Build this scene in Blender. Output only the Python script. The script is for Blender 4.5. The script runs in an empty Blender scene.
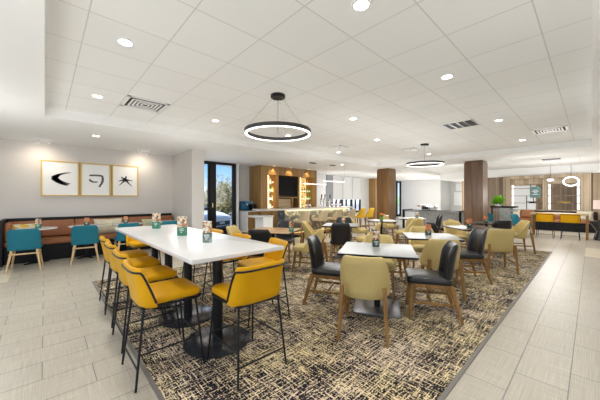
import bpy, bmesh, math, random
from mathutils import Vector, Matrix
PI = math.pi
random.seed(7)
scn = bpy.context.scene
COL = scn.collection
# ------------------------------------------------------------------ materials
MATS = {}
def nt(name):
    m = bpy.data.materials.new(name); m.use_nodes = True
    return m, m.node_tree.nodes, m.node_tree.links, m.node_tree.nodes['Principled BSDF']
def mat(name, col, rough=.5, metal=0., spec=.5, emis=None, es=0., var=0., vs=8., bump=0., bs=60., coat=0., alpha=1, aniso=None):
    m, N, L, b = nt(name)
    b.inputs['Base Color'].default_value = (*col, 1)
    b.inputs['Roughness'].default_value = rough
    b.inputs['Metallic'].default_value = metal
    b.inputs['Specular IOR Level'].default_value = spec
    b.inputs['Coat Weight'].default_value = coat
    if emis:
        b.inputs['Emission Color'].default_value = (*emis, 1); b.inputs['Emission Strength'].default_value = es
    tc = N.new('ShaderNodeTexCoord')
    if var > 0:
        mp = N.new('ShaderNodeMapping'); L.new(tc.outputs['Object'], mp.inputs['Vector'])
        if aniso: mp.inputs['Scale'].default_value = aniso
        n = N.new('ShaderNodeTexNoise'); n.inputs['Scale'].default_value = vs; n.inputs['Detail'].default_value = 4
        L.new(mp.outputs['Vector'], n.inputs['Vector'])
        r = N.new('ShaderNodeValToRGB')
        r.color_ramp.elements[0].position = .3; r.color_ramp.elements[1].position = .7
        r.color_ramp.elements[0].color = (*[c*(1-var) for c in col], 1)
        r.color_ramp.elements[1].color = (*[min(1, c*(1+var)) for c in col], 1)
        L.new(n.outputs['Fac'], r.inputs['Fac']); L.new(r.outputs['Color'], b.inputs['Base Color'])
    if bump > 0:
        n2 = N.new('ShaderNodeTexNoise'); n2.inputs['Scale'].default_value = bs
        L.new(tc.outputs['Object'], n2.inputs['Vector'])
        bp = N.new('ShaderNodeBump'); bp.inputs['Strength'].default_value = bump; bp.inputs['Distance'].default_value = .01
        L.new(n2.outputs['Fac'], bp.inputs['Height']); L.new(bp.outputs['Normal'], b.inputs['Normal'])
    MATS[name] = m
    return m

def wood(name, c1, c2, axis='Z', scale=14, rough=.4, planks=0):
    m, N, L, b = nt(name)
    tc = N.new('ShaderNodeTexCoord'); mp = N.new('ShaderNodeMapping')
    L.new(tc.outputs['Object'], mp.inputs['Vector'])
    mp.inputs['Scale'].default_value = {'X': (.08, 1, 1), 'Y': (1, .08, 1), 'Z': (1, 1, .06)}[axis]
    n = N.new('ShaderNodeTexNoise'); n.inputs['Scale'].default_value = scale; n.inputs['Detail'].default_value = 6
    n.inputs['Distortion'].default_value = .6
    L.new(mp.outputs['Vector'], n.inputs['Vector'])
    r = N.new('ShaderNodeValToRGB'); r.color_ramp.elements[0].position = .32; r.color_ramp.elements[1].position = .68
    r.color_ramp.elements[0].color = (*c1, 1); r.color_ramp.elements[1].color = (*c2, 1)
    L.new(n.outputs['Fac'], r.inputs['Fac'])
    out = r.outputs['Color']
    if planks:
        # vertical boards with their own tone each
        sx = N.new('ShaderNodeSeparateXYZ'); L.new(tc.outputs['Object'], sx.inputs[0])
        ad = N.new('ShaderNodeMath'); ad.operation = 'ADD'; L.new(sx.outputs[0], ad.inputs[0]); L.new(sx.outputs[1], ad.inputs[1])
        dv = N.new('ShaderNodeMath'); dv.operation = 'MULTIPLY'; dv.inputs[1].default_value = 1/planks; L.new(ad.outputs[0], dv.inputs[0])
        fl = N.new('ShaderNodeMath'); fl.operation = 'FLOOR'; L.new(dv.outputs[0], fl.inputs[0])
        wn = N.new('ShaderNodeTexWhiteNoise'); wn.noise_dimensions = '1D'; L.new(fl.outputs[0], wn.inputs['W'])
        mr = N.new('ShaderNodeMapRange'); mr.inputs['To Min'].default_value = .72; mr.inputs['To Max'].default_value = 1.2
        L.new(wn.outputs['Value'], mr.inputs['Value'])
        fr = N.new('ShaderNodeMath'); fr.operation = 'FRACT'; L.new(dv.outputs[0], fr.inputs[0])
        gp = N.new('ShaderNodeMath'); gp.operation = 'GREATER_THAN'; gp.inputs[1].default_value = .06; L.new(fr.outputs[0], gp.inputs[0])
        g2 = N.new('ShaderNodeMapRange'); g2.inputs['To Min'].default_value = .45; g2.inputs['To Max'].default_value = 1; L.new(gp.outputs[0], g2.inputs['Value'])
        mm = N.new('ShaderNodeMath'); mm.operation = 'MULTIPLY'; L.new(mr.outputs[0], mm.inputs[0]); L.new(g2.outputs[0], mm.inputs[1])
        vm = N.new('ShaderNodeVectorMath'); vm.operation = 'SCALE'; L.new(out, vm.inputs[0]); L.new(mm.outputs[0], vm.inputs['Scale'])
        out = vm.outputs[0]
    L.new(out, b.inputs['Base Color']); b.inputs['Roughness'].default_value = rough
    MATS[name] = m; return m

mat('wall_grey', (.66, .63, .60), .9, spec=.2)
mat('wall_white', (.86, .86, .85), .9, spec=.2)
mat('wall_mid', (.66, .66, .65), .9, spec=.2)
mat('ceiling_paint', (.90, .905, .90), .95, spec=.1)
mat('black', (.006, .006, .008), .5, spec=.25)
mat('black_metal', (.008, .008, .01), .4, spec=.35)
mat('black_gloss', (.03, .033, .038), .2, spec=.6)
mat('charcoal_leather', (.010, .0105, .012), .32, spec=.5, bump=.06, bs=180)
mat('yellow_leather', (.66, .335, .001), .42, spec=.25, var=.05, vs=5, bump=.05, bs=160)
mat('yellow_shell', (.74, .44, .02), .45, var=.05, vs=5, bump=.04, bs=160)
mat('cream_fabric', (.57, .44, .175), .75, var=.08, vs=120, bump=.1, bs=300)
mat('beige_fabric', (.50, .40, .25), .7, var=.06, vs=60, bump=.1, bs=300)
mat('teal_fabric', (.003, .15, .21), .7, var=.08, vs=40, bump=.1, bs=300)
mat('brown_leather', (.31, .115, .045), .45, var=.12, vs=6, bump=.08, bs=120)
mat('white_quartz', (.69, .69, .68), .25, var=.03, vs=2.5, spec=.45)
mat('top_grey', (.30, .31, .31), .35, var=.03, vs=5, spec=.5)
mat('top_dark', (.07, .06, .055), .25, var=.2, vs=8, spec=.5)
wood('top_wood', (.36, .22, .11), (.52, .35, .19), 'X', 12, .3)
mat('chrome', (.75, .76, .78), .2, metal=1)
mat('steel', (.55, .56, .58), .3, metal=1)
mat('base_metal', (.22, .22, .23), .28, metal=.8)
mat('housing_grey', (.045, .045, .047), .5)
mat('white_plastic', (.88, .88, .88), .4)
mat('gold', (.66, .46, .13), .4, metal=.1)
mat('mat_board', (.88, .88, .87), .8)
mat('ink', (.09, .09, .095), .8, var=.8, vs=30)
mat('brass', (.8, .6, .3), .3, metal=1)
wood('wood_leg', (.18, .085, .02), (.38, .20, .05), 'Z', 30, .4)
wood('wood_light', (.52, .33, .15), (.70, .50, .27), 'Z', 30, .45)
wood('wood_bar', (.25, .135, .042), (.42, .245, .085), 'Z', 8, .45)
wood('wood_dark', (.10, .055, .03), (.17, .10, .06), 'Z', 8, .35)
wood('wood_column', (.10, .052, .026), (.22, .125, .068), 'Z', 9, .28)
wood('wood_column_warm', (.15, .075, .025), (.26, .14, .055), 'Z', 9, .28)
wood('wood_screen', (.42, .32, .21), (.56, .45, .32), 'Z', 7, .5, planks=.18)
wood('wood_panel', (.20, .145, .095), (.31, .235, .16), 'Z', 7, .5, planks=.15)
wood('wood_slat', (.40, .29, .18), (.56, .43, .29), 'Z', 7, .5, planks=.09)
wood('wood_pale', (.50, .36, .20), (.66, .50, .31), 'X', 7, .5)
mat('grey_stone', (.36, .37, .37), .4, var=.18, vs=9)
mat('lit', (1, 1, 1), .5, emis=(1, .97, .9), es=9)
mat('lit_soft', (1, 1, 1), .5, emis=(1, .97, .92), es=1.6)
mat('lit_warm', (1, .9, .6), .5, emis=(1, .80, .42), es=1.1)
mat('lit_tube', (1, 1, 1), .5, emis=(1, .97, .92), es=.5)
mat('lit_dim', (1, 1, 1), .5, emis=(1, .98, .93), es=.35)
mat('lit_panel', (.7, .72, .7), .5, emis=(.97, 1, 1), es=.2)
mat('screen_black', (.004, .004, .005), .4, spec=.1)
m, N, L, b = nt('blind'); MATS['blind'] = m
b.inputs['Base Color'].default_value = (.93, .91, .87, 1); b.inputs['Roughness'].default_value = .9
tr_ = N.new('ShaderNodeBsdfTranslucent'); tr_.inputs[0].default_value = (.95, .92, .86, 1); mxs = N.new('ShaderNodeMixShader'); mxs.inputs[0].default_value = .5
L.new(b.outputs[0], mxs.inputs[1]); L.new(tr_.outputs[0], mxs.inputs[2]); L.new(mxs.outputs[0], N['Material Output'].inputs[0])
mat('drape', (.30, .31, .32), .9)
mat('green_card', (.005, .19, .085), .35)
mat('dark_green_glass', (.01, .07, .045), .15, spec=.8)
mat('car_paint', (.75, .76, .77), .25, coat=.6)
mat('car_glass', (.10, .14, .17), .08, spec=.9)
mat('car_dark', (.02, .02, .022), .5)
mat('plate', (.6, .62, .62), .5)
mat('tyre', (.015, .015, .015), .8)
mat('leaf', (.10, .30, .03), .6, var=.4, vs=10)
mat('leaf_bright', (.26, .62, .03), .5, var=.4, vs=14)
mat('leaf_dry', (.32, .28, .12), .8, var=.35, vs=5)
mat('leaf_brown', (.12, .11, .04), .8, var=.4, vs=6)
mat('bark', (.16, .11, .07), .9)
mat('asphalt', (.42, .41, .39), .9, var=.1, vs=2)
mat('sofa_cream', (.70, .66, .55), .8)
mat('pillow_cream', (.68, .63, .48), .85, var=.1, vs=14)
mat('pillow_green', (.55, .58, .36), .85, var=.2, vs=12)
mat('lamp_shade', (.80, .66, .60), .8, emis=(1, .8, .7), es=.12)
mat('sign_teal', (.13, .22, .22), .6)
mat('espresso_blue', (.01, .12, .25), .3)
mat('cream_tile', (.74, .67, .52), .35, var=.04, vs=3)
mat('pink', (.75, .25, .3), .5)

def pillow_pattern():
    m, N, L, b = nt('pillow_pattern')
    tc = N.new('ShaderNodeTexCoord'); v = N.new('ShaderNodeTexVoronoi'); v.inputs['Scale'].default_value = 15
    L.new(tc.outputs['Object'], v.inputs['Vector'])
    r = N.new('ShaderNodeValToRGB'); r.color_ramp.interpolation = 'CONSTANT'
    e = r.color_ramp.elements; e[0].color = (.68, .62, .45, 1); e[1].position = .35; e[1].color = (.70, .45, .06, 1)
    x = e.new(.6); x.color = (.40, .42, .22, 1); x = e.new(.8); x.color = (.75, .62, .25, 1)
    L.new(v.outputs['Color'], r.inputs['Fac']); L.new(r.outputs['Color'], b.inputs['Base Color'])
    b.inputs['Roughness'].default_value = .8; MATS['pillow_pattern'] = m
pillow_pattern()

def photo_card(name, seed):
    m, N, L, b = nt(name)
    tc = N.new('ShaderNodeTexCoord'); v = N.new('ShaderNodeTexNoise'); v.inputs['Scale'].default_value = 30
    mp = N.new('ShaderNodeMapping'); mp.inputs['Location'].default_value = (seed*3.1, seed*1.7, seed)
    L.new(tc.outputs['Object'], mp.inputs['Vector']); L.new(mp.outputs['Vector'], v.inputs['Vector'])
    r = N.new('ShaderNodeValToRGB')
    e = r.color_ramp.elements; e[0].position = .36; e[0].color = (.06, .035, .05, 1); e[1].position = .62; e[1].color = (.80, .74, .66, 1)
    x = e.new(.44); x.color = (.55, .16, .05, 1); x = e.new(.5); x.color = (.75, .42, .12, 1); x = e.new(.55); x.color = (.72, .55, .38, 1)
    L.new(v.outputs['Fac'], r.inputs['Fac']); L.new(r.outputs['Color'], b.inputs['Base Color'])
    b.inputs['Roughness'].default_value = .3; MATS[name] = m
photo_card('photo_food', 1); photo_card('photo_food_b', 2)
m, N, L, b = nt('photo_orange'); b.inputs['Base Color'].default_value = (.85, .28, .04, 1); MATS['photo_orange'] = m
v = N.new('ShaderNodeTexNoise'); v.inputs['Scale'].default_value = 45; tc = N.new('ShaderNodeTexCoord'); L.new(tc.outputs['Object'], v.inputs['Vector'])
r = N.new('ShaderNodeValToRGB'); e = r.color_ramp.elements
e[0].position = .38; e[0].color = (.35, .02, .01, 1); e[1].position = .64; e[1].color = (.8, .5, .25, 1); x = e.new(.5); x.color = (.75, .17, .01, 1)
L.new(v.outputs['Fac'], r.inputs['Fac']); L.new(r.outputs['Color'], b.inputs['Base Color'])

def glass(name, tint=(1, 1, 1), g=.06):
    m = bpy.data.materials.new(name); m.use_nodes = True; N = m.node_tree.nodes; L = m.node_tree.links
    N.clear(); o = N.new('ShaderNodeOutputMaterial'); t = N.new('ShaderNodeBsdfTransparent'); t.inputs[0].default_value = (*tint, 1)
    gl = N.new('ShaderNodeBsdfGlossy'); gl.inputs['Roughness'].default_value = .03
    mx = N.new('ShaderNodeMixShader'); mx.inputs[0].default_value = g
    L.new(t.outputs[0], mx.inputs[1]); L.new(gl.outputs[0], mx.inputs[2]); L.new(mx.outputs[0], o.inputs[0]); MATS[name] = m
glass('window_glass', g=.02); glass('clear_glass', (.97, .99, .98), .04)

def brickmat(name, base, mortar, bw, rh, off, mort, loc, rough, grain=None, tone=.06, bump=.3, spec=.5):
    m, N, L, b = nt(name)
    tc = N.new('ShaderNodeTexCoord'); mp = N.new('ShaderNodeMapping'); mp.inputs['Location'].default_value = loc
    L.new(tc.outputs['Object'], mp.inputs['Vector'])
    br = N.new('ShaderNodeTexBrick'); br.offset = off; br.squash = 1; br.offset_frequency = 2
    br.inputs['Scale'].default_value = 1; br.inputs['Brick Width'].default_value = bw; br.inputs['Row Height'].default_value = rh
    br.inputs['Mortar Size'].default_value = mort; br.inputs['Mortar Smooth'].default_value = .1
    br.inputs['Color1'].default_value = (*[c*(1+tone) for c in base], 1); br.inputs['Color2'].default_value = (*[c*(1-tone) for c in base], 1)
    br.inputs['Mortar'].default_value = (*mortar, 1)
    L.new(mp.outputs['Vector'], br.inputs['Vector'])
    out = br.outputs['Color']
    if grain:
        # fine linen-like strokes in both directions
        prod = None
        for sc in ((3, 160, 1), (160, 3, 1)):
            m2 = N.new('ShaderNodeMapping'); m2.inputs['Scale'].default_value = sc; L.new(tc.outputs['Object'], m2.inputs['Vector'])
            n = N.new('ShaderNodeTexNoise'); n.inputs['Scale'].default_value = 1; n.inputs['Detail'].default_value = 3; L.new(m2.outputs['Vector'], n.inputs['Vector'])
            mr = N.new('ShaderNodeMapRange'); mr.inputs['From Min'].default_value = .3; mr.inputs['From Max'].default_value = .7
            mr.inputs['To Min'].default_value = 1-grain; mr.inputs['To Max'].default_value = 1+grain; L.new(n.outputs['Fac'], mr.inputs['Value'])
            vm = N.new('ShaderNodeVectorMath'); vm.operation = 'SCALE'; L.new(out, vm.inputs[0]); L.new(mr.outputs[0], vm.inputs['Scale']); out = vm.outputs[0]
    L.new(out, b.inputs['Base Color']); b.inputs['Roughness'].default_value = rough; b.inputs['Specular IOR Level'].default_value = spec
    if bump:
        bp = N.new('ShaderNodeBump'); bp.invert = True; bp.inputs['Strength'].default_value = bump; bp.inputs['Distance'].default_value = .004
        L.new(br.outputs['Fac'], bp.inputs['Height']); L.new(bp.outputs['Normal'], b.inputs['Normal'])
    MATS[name] = m
brickmat('floor_tile', (.50, .455, .37), (.24, .22, .19), .61, .305, .5, .004, (.015, -.115, 0), .33, grain=.13, tone=.03)
brickmat('ceiling_tile', (.88, .89, .885), (.66, .655, .64), .61, .61, 0, .005, (-.26, -.31, 0), .95, tone=.012, spec=.1)

def carpet_mat():
    m, N, L, b = nt('carpet')
    tc = N.new('ShaderNodeTexCoord')
    outs = []
    def noise(sc, det=2, loc=(0, 0, 0)):
        mp = N.new('ShaderNodeMapping'); mp.inputs['Scale'].default_value = sc; mp.inputs['Location'].default_value = loc
        L.new(tc.outputs['Object'], mp.inputs['Vector'])
        n = N.new('ShaderNodeTexNoise'); n.inputs['Scale'].default_value = 1; n.inputs['Detail'].default_value = det
        L.new(mp.outputs['Vector'], n.inputs['Vector']); return n.outputs['Fac']
    def mth(op, a, bb):
        x = N.new('ShaderNodeMath'); x.operation = op
        for i, q in enumerate((a, bb)):
            if isinstance(q, (int, float)): x.inputs[i].default_value = q
            else: L.new(q, x.inputs[i])
        return x.outputs[0]
    a = noise((6, 95, 1), 2); c = noise((95, 6, 1), 2, (3, 5, 0)); big = noise((2.6, 3.0, 1), 3, (1, 9, 0)); med = noise((70, 70, 1), 1, (5, 1, 0))
    mx = mth('MAXIMUM', a, c)
    s = mth('ADD', mth('MULTIPLY', mx, 1.0), mth('MULTIPLY', mth('SUBTRACT', big, .5), .26))
    s = mth('ADD', s, mth('MULTIPLY', mth('SUBTRACT', med, .5), .5))
    r = N.new('ShaderNodeValToRGB'); e = r.color_ramp.elements
    e[0].position = .508; e[0].color = (.014, .015, .024, 1); e[1].position = .62; e[1].color = (.80, .70, .50, 1)
    x = e.new(.541); x.color = (.06, .05, .055, 1); x = e.new(.562); x.color = (.30, .24, .18, 1); x = e.new(.587); x.color = (.60, .51, .36, 1)
    L.new(s, r.inputs['Fac'])
    tint = noise((1.5, 1.9, 1), 3, (7, 2, 0))
    tr = N.new('ShaderNodeValToRGB'); te = tr.color_ramp.elements; te[0].position = .38; te[0].color = (.95, .90, .90, 1); te[1].position = .62; te[1].color = (.98, .93, .77, 1)
    L.new(tint, tr.inputs['Fac'])
    vm = N.new('ShaderNodeVectorMath'); vm.operation = 'MULTIPLY'; L.new(r.outputs['Color'], vm.inputs[0]); L.new(tr.outputs['Color'], vm.inputs[1])
    L.new(vm.outputs[0], b.inputs['Base Color'])
    b.inputs['Roughness'].default_value = .95; b.inputs['Specular IOR Level'].default_value = .1
    MATS['carpet'] = m
carpet_mat()

def marble():
    m, N, L, b = nt('dark_marble')
    tc = N.new('ShaderNodeTexCoord'); n = N.new('ShaderNodeTexNoise'); n.inputs['Scale'].default_value = 3.5; n.inputs['Detail'].default_value = 8; n.inputs['Distortion'].default_value = 1.8
    L.new(tc.outputs['Object'], n.inputs['Vector'])
    r = N.new('ShaderNodeValToRGB'); e = r.color_ramp.elements
    e[0].position = .44; e[0].color = (.05, .055, .055, 1); e[1].position = .62; e[1].color = (.26, .24, .18, 1); x = e.new(.54); x.color = (.10, .10, .085, 1)
    L.new(n.outputs['Fac'], r.inputs['Fac']); L.new(r.outputs['Color'], b.inputs['Base Color']); b.inputs['Roughness'].default_value = .3
    MATS['dark_marble'] = m
marble()
M = MATS
# ------------------------------------------------------------------ mesh builder
class MB:
    def __init__(s): s.b = bmesh.new(); s.flat = False
    def box(s, x0, x1, y0, y1, z0, z1, bev=0, mtx=None):
        vs = [s.b.verts.new(p) for p in [(x0, y0, z0), (x1, y0, z0), (x1, y1, z0), (x0, y1, z0), (x0, y0, z1), (x1, y0, z1), (x1, y1, z1), (x0, y1, z1)]]
        fs = [s.b.faces.new([vs[i] for i in f]) for f in [(0, 3, 2, 1), (4, 5, 6, 7), (0, 1, 5, 4), (1, 2, 6, 5), (2, 3, 7, 6), (3, 0, 4, 7)]]
        if mtx: bmesh.ops.transform(s.b, matrix=mtx, verts=vs)
        if bev:
            es = list({e for f in fs for e in f.edges})
            bmesh.ops.bevel(s.b, geom=es, offset=bev, segments=2, affect='EDGES', profile=.6)
        return s
    def loft(s, secs, closed=True, cap=True, ring=False, smooth=True):
        R = [[s.b.verts.new(p) for p in sec] for sec in secs]
        n = len(R[0]); K = len(R)
        for i in range(K if ring else K-1):
            A, B = R[i], R[(i+1) % K]
            for j in range(n if closed else n-1):
                k = (j+1) % n
                f = s.b.faces.new((A[j], A[k], B[k], B[j])); f.smooth = smooth
        if cap and not ring and closed:
            s.b.faces.new(list(reversed(R[0]))); s.b.faces.new(R[-1])
        return s
    def tube(s, pts, r, n=10, r2=None):
        pts = [Vector(p) for p in pts]; secs = []
        up = None
        for i, p in enumerate(pts):
            t = (pts[min(i+1, len(pts)-1)]-pts[max(i-1, 0)]).normalized()
            if up is None:
                up = Vector((0, 0, 1)) if abs(t.z) < .9 else Vector((1, 0, 0))
            a = t.cross(up).normalized(); bb = a.cross(t).normalized(); up = bb
            rr = r if r2 is None else r+(r2-r)*i/(len(pts)-1)
            secs.append([p+a*rr*math.cos(2*PI*k/n)+bb*rr*math.sin(2*PI*k/n) for k in range(n)])
        return s.loft(secs)
    def bar(s, p, q, w, h, w2=None, h2=None):   # rectangular tapered member
        p, q = Vector(p), Vector(q); t = (q-p).normalized()
        up = Vector((0, 0, 1)) if abs(t.z) < .8 else Vector((0, 1, 0))
        a = t.cross(up).normalized(); bb = a.cross(t).normalized(); w2 = w2 or w; h2 = h2 or h
        secs = []
        for P, W, Hh in ((p, w, h), (q, w2, h2)):
            c = .22
            secs.append([P+a*W*x/2+bb*Hh*y/2 for x, y in ((-1, -1+c), (-1+c, -1), (1-c, -1), (1, -1+c), (1, 1-c), (1-c, 1), (-1+c, 1), (-1, 1-c))])
        return s.loft(secs, smooth=False)
    def lathe(s, prof, cx=0, cy=0, n=32, sy=1.):
        secs = [[(cx+r*math.cos(2*PI*k/n), cy+sy*r*math.sin(2*PI*k/n), z) for k in range(n)] for r, z in prof]
        return s.loft(secs)
    def pad(s, cx, cy, w, d, z0, z1, cr=.06, er=.02, n=6, bow=0):   # rounded cushion or top
        def outline(ins, z):
            W, D = w/2-ins, d/2-ins; c = max(.003, cr-ins*.6); P = []
            for q, (sx, sy) in enumerate(((1, 1), (-1, 1), (-1, -1), (1, -1))):
                for i in range(n+1):
                    a = q*PI/2+i*PI/2/n
                    P.append((cx+sx*(W-c)+c*math.cos(a), cy+sy*(D-c)+c*math.sin(a), z))
            return P
        S = []
        for i in range(4): a = PI/2*i/3; S.append(outline(er*(1-math.sin(a)), z0+er*(1-math.cos(a))))
        for i in range(4): a = PI/2*i/3; S.append(outline(er*(1-math.cos(a)), z1-er*(1-math.sin(a))))
        if bow: S.append(outline(min(w, d)*.25, z1+bow))
        return s.loft(S)
    def poly(s, pts, z0, z1, axis='z'):
        secs = []
        for z in (z0, z1):
            secs.append([(x, y, z) if axis == 'z' else (x, z, y) for x, y in pts])
        return s.loft(secs, smooth=False)
    def xf(s, mtx):
        bmesh.ops.transform(s.b, matrix=mtx, verts=s.b.verts); return s
    def build(s, name, m, parent=None, smooth_angle=True):
        bmesh.ops.recalc_face_normals(s.b, faces=s.b.faces)
        me = bpy.data.meshes.new(name); s.b.to_mesh(me); s.b.free()
        me.materials.append(M[m] if isinstance(m, str) else m)
        if hasattr(me, 'set_sharp_from_angle'): me.set_sharp_from_angle(angle=math.radians(42))
        o = bpy.data.objects.new(name, me); COL.objects.link(o)
        if parent: o.parent = parent
        return o
def tag(o, label, cat, group=None, kind=None):
    if label: o['label'] = label
    if cat: o['category'] = cat
    if group: o['group'] = group
    if kind: o['kind'] = kind
    return o
def thing(name, label, cat, loc=(0, 0, 0), rz=0, group=None):
    o = bpy.data.objects.new(name, None); COL.objects.link(o); o.location = loc; o.rotation_euler = (0, 0, rz); o.empty_display_size = .1
    return tag(o, label, cat, group)
def kids(o): return [c for c in bpy.data.objects if c.parent == o]
def dup(root, loc, rz, label=None, group=None):
    r = root.copy(); COL.objects.link(r); r.location = loc; r.rotation_euler = (0, 0, rz)
    if label: r['label'] = label
    if group: r['group'] = group
    for ch in kids(root):
        c = ch.copy(); COL.objects.link(c); c.parent = r
        for g in kids(ch):
            d = g.copy(); COL.objects.link(d); d.parent = c
    return r
def struct(name, bm, m, parent=None):
    o = bm.build(name, m, parent)
    if not parent: o['kind'] = 'structure'
    return o
def B(*a, **k): return MB().box(*a, **k)

# ------------------------------------------------------------------ camera
F, YH, H = 273., 198.5, 1.38
ang = math.atan2(292, 273)
cam = bpy.data.cameras.new('camera'); co = bpy.data.objects.new('camera', cam); COL.objects.link(co)
cam.sensor_width = 36; cam.lens = 36*F/600; cam.shift_y = -(200-YH)/600
cam.clip_start = .05; cam.clip_end = 300
co.location = (0, 0, H); co.rotation_euler = (PI/2, 0, ang-PI/2)
scn.camera = co

# ------------------------------------------------------------------ room shell
ZC, ZL = 2.88, 2.723
struct('floor', B(-3.2, 24, -4, 10.4, -.1, 0), 'floor_tile')
struct('trim_1', B(9.4, 11.1, -1.6, .12, 0, .003), 'cream_tile')['label'] = 'cream inlaid floor stone'
struct('trim_2', B(-1.6, -.45, 6.6, 7.75, 0, .003), 'cream_tile')
cp = struct('floor_carpet', B(.6, 9.5, .72, 5.6, 0, .008), 'carpet')
mm = MB(); mm.box(.57, 9.53, .69, .72, 0, .010); mm.box(.57, .6, .72, 5.6, 0, .010); mm.box(9.5, 9.53, .72, 5.6, 0, .010); mm.box(.57, 9.53, 5.6, 5.63, 0, .010)
mat('edge_strip', (.20, .185, .165), .5)
struct('trim_3', mm, 'edge_strip')
struct('ceiling', B(0, 10.1, .0, 6.1, ZC, ZC+.05), 'ceiling_tile')
low = MB()
low.box(-3.2, 0, -4, 10.4, ZL, ZC+.05); low.box(0, 11.75, -4, 0, ZL, ZC+.05); low.box(0, 24, 6.1, 10.4, ZL, ZC+.05); low.box(10.1, 11.75, 0, 6.1, ZL, ZC+.05)
struct('ceiling_soffit', low, 'ceiling_paint')
struct('ceiling_lounge', B(11.75, 17.0, -4, 6.1, ZC-.02, ZC+.05), 'ceiling_tile')
struct('trim_4', B(17.0, 24, -4, 6.1, 2.47, ZC+.05), 'ceiling_paint')
struct('wall_left', B(-3.4, -3.2, 6.5, 10.4, 0, ZL), 'wall_grey')
WY = 8.97
struct('wall_right_unseen', B(-3.2, 24, -4.15, -4.0, 0, ZC+.05), 'wall_white')  # out of view, added to cut daylight from the open right side
struct('wall_art', B(-3.2, 3.26, WY, WY+.15, 0, ZL), 'wall_grey')
struct('wall_pier', B(2.92, 3.26, 7.42, WY, 0, ZL), 'wall_grey')
struct('wall_back', B(5.6, 11.0, 9.9, 10.05, 0, ZL), 'wall_mid')
struct('trim_5', MB().poly([(5.40, 9.5), (5.52, 9.4), (5.70, 9.9), (5.60, 9.9)], 0, ZL), 'wall_white')
# entrance glazing: door and fixed window in black frames
def door_unit():
    wy = 9.45
    r = bpy.data.objects.new('door_1', None); COL.objects.link(r); r.location = (0, 0, 0); r['kind'] = 'structure'
    f = MB(); f.box(3.26, 3.3, wy-.05, wy+.05, 0, ZL); f.box(3.3, 4.34, wy-.05, wy+.05, 2.62, ZL); f.box(4.34, 4.58, wy-.06, wy+.06, 0, ZL)
    f.box(3.3, 4.34, wy-.03, wy+.03, 0, .25); f.box(3.3, 3.36, wy-.03, wy+.03, .25, 2.62); f.box(4.29, 4.34, wy-.03, wy+.03, .25, 2.62)
    f.build('door_frame', 'black', r)
    B(3.36, 4.29, wy-.006, wy+.006, .25, 2.62).build('glass_pane', 'window_glass', r)
    B(3.36, 4.31, wy-.10, wy-.06, .98, 1.05).build('push_bar', 'black', r)
    MB().tube([(4.42, wy-.06, 1.05), (4.42, wy-.12, 1.07), (4.42, wy-.12, 1.2), (4.42, wy-.06, 1.22)], .014).build('door_handle', 'brass', r)
    w = bpy.data.objects.new('window_1', None); COL.objects.link(w); w['kind'] = 'structure'
    f = MB(); f.box(4.58, 5.40, wy-.05, wy+.05, 2.64, ZL); f.box(5.27, 5.40, wy-.05, wy+.05, 0, 2.64); f.box(4.58, 5.27, wy-.05, wy+.05, 0, .28)
    f.build('window_frame', 'black', w)
    B(4.58, 5.27, wy-.006, wy+.006, .28, 2.64).build('glass_pane', 'window_glass', w)
    B(5.08, 5.16, wy-.12, wy-.05, 2.55, 2.60).build('sensor', 'white_plastic', w)
door_unit()
# far window wall with blinds
by = 10.3
struct('wall_window_side', B(10.85, 11.75, by, by+.12, 0, ZL), 'wall_white')
struct('wall_window_side.001', B(15.0, 19.3, by, by+.12, 0, ZL), 'wall_mid')
struct('wall_window_side.002', B(11.75, 15.0, by, by+.12, 0, .55), 'wall_mid')
struct('trim_6', B(11.65, 12.15, by-.1, by, 0, ZL), 'drape')
for i in range(3):
    x0 = 12.15+i*.95; x1 = x0+.95
    w = bpy.data.objects.new('window_%d' % (i+2), None); COL.objects.link(w); w['kind'] = 'structure'
    f = MB(); f.box(x0, x0+.06, by-.04, by+.06, .55, ZL); f.box(x1-.06, x1, by-.04, by+.06, .55, ZL); f.box(x0, x1, by-.04, by+.06, .5, .6); f.box(x0+.06, x1-.06, by-.04, by+.06, 2.66, ZL); f.box(x0+.4, x0+.45, by-.03, by+.05, .6, 1.35)
    f.build('window_frame', 'black', w)
    B(x0+.06, x1-.06, by, by+.01, .6, 2.66).build('glass_pane', 'window_glass', w)
    bl = thing('roller_blind', ['cream roller blind on the window nearest the bar shelves', 'cream roller blind on the middle window behind the bar', 'cream roller blind on the window farthest from the bar shelves'][i], 'blind', (x0, by-.06, 0), 0, 'roller blinds on the windows behind the bar')
    B(.01, .94, -.005, .002, 1.33, 2.66).build('blind_fabric', 'blind', bl)
    MB().tube([(.01, 0, 1.33), (.94, 0, 1.33)], .014).build('bottom_rail', 'white_plastic', bl)
    MB().tube([(.01, 0, 2.68), (.94, 0, 2.68)], .03).build('blind_roller', 'white_plastic', bl)
struct('trim_7', B(16.0, 17.0, by-.5, by, 0, ZL), 'wood_bar')
struct('wall_far', B(20.5, 20.6, 7.35, 10.4, 0, ZL), 'wall_white')
struct('wall_far_return', B(20.6, 22.5, 7.35, 7.45, 0, ZL), 'wall_mid')
struct('wall_far.001', B(22.5, 22.6, 2, 7.45, 0, ZL), 'wall_mid')
w = bpy.data.objects.new('window_5', None); COL.objects.link(w); w['kind'] = 'structure'
f = MB(); f.box(19.3, 19.42, by-.04, by+.06, 0, ZL); f.box(20.4, 20.5, by-.04, by+.06, 0, ZL); f.box(19.85, 19.93, by-.04, by+.06, 0, ZL); f.box(19.3, 20.5, by-.04, by+.06, 0, .15); f.box(19.3, 20.5, by-.04, by+.06, 2.6, ZL)
f.build('window_frame', 'black', w); B(19.42, 20.4, by, by+.01, .15, 2.6).build('glass_pane', 'window_glass', w)
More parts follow.
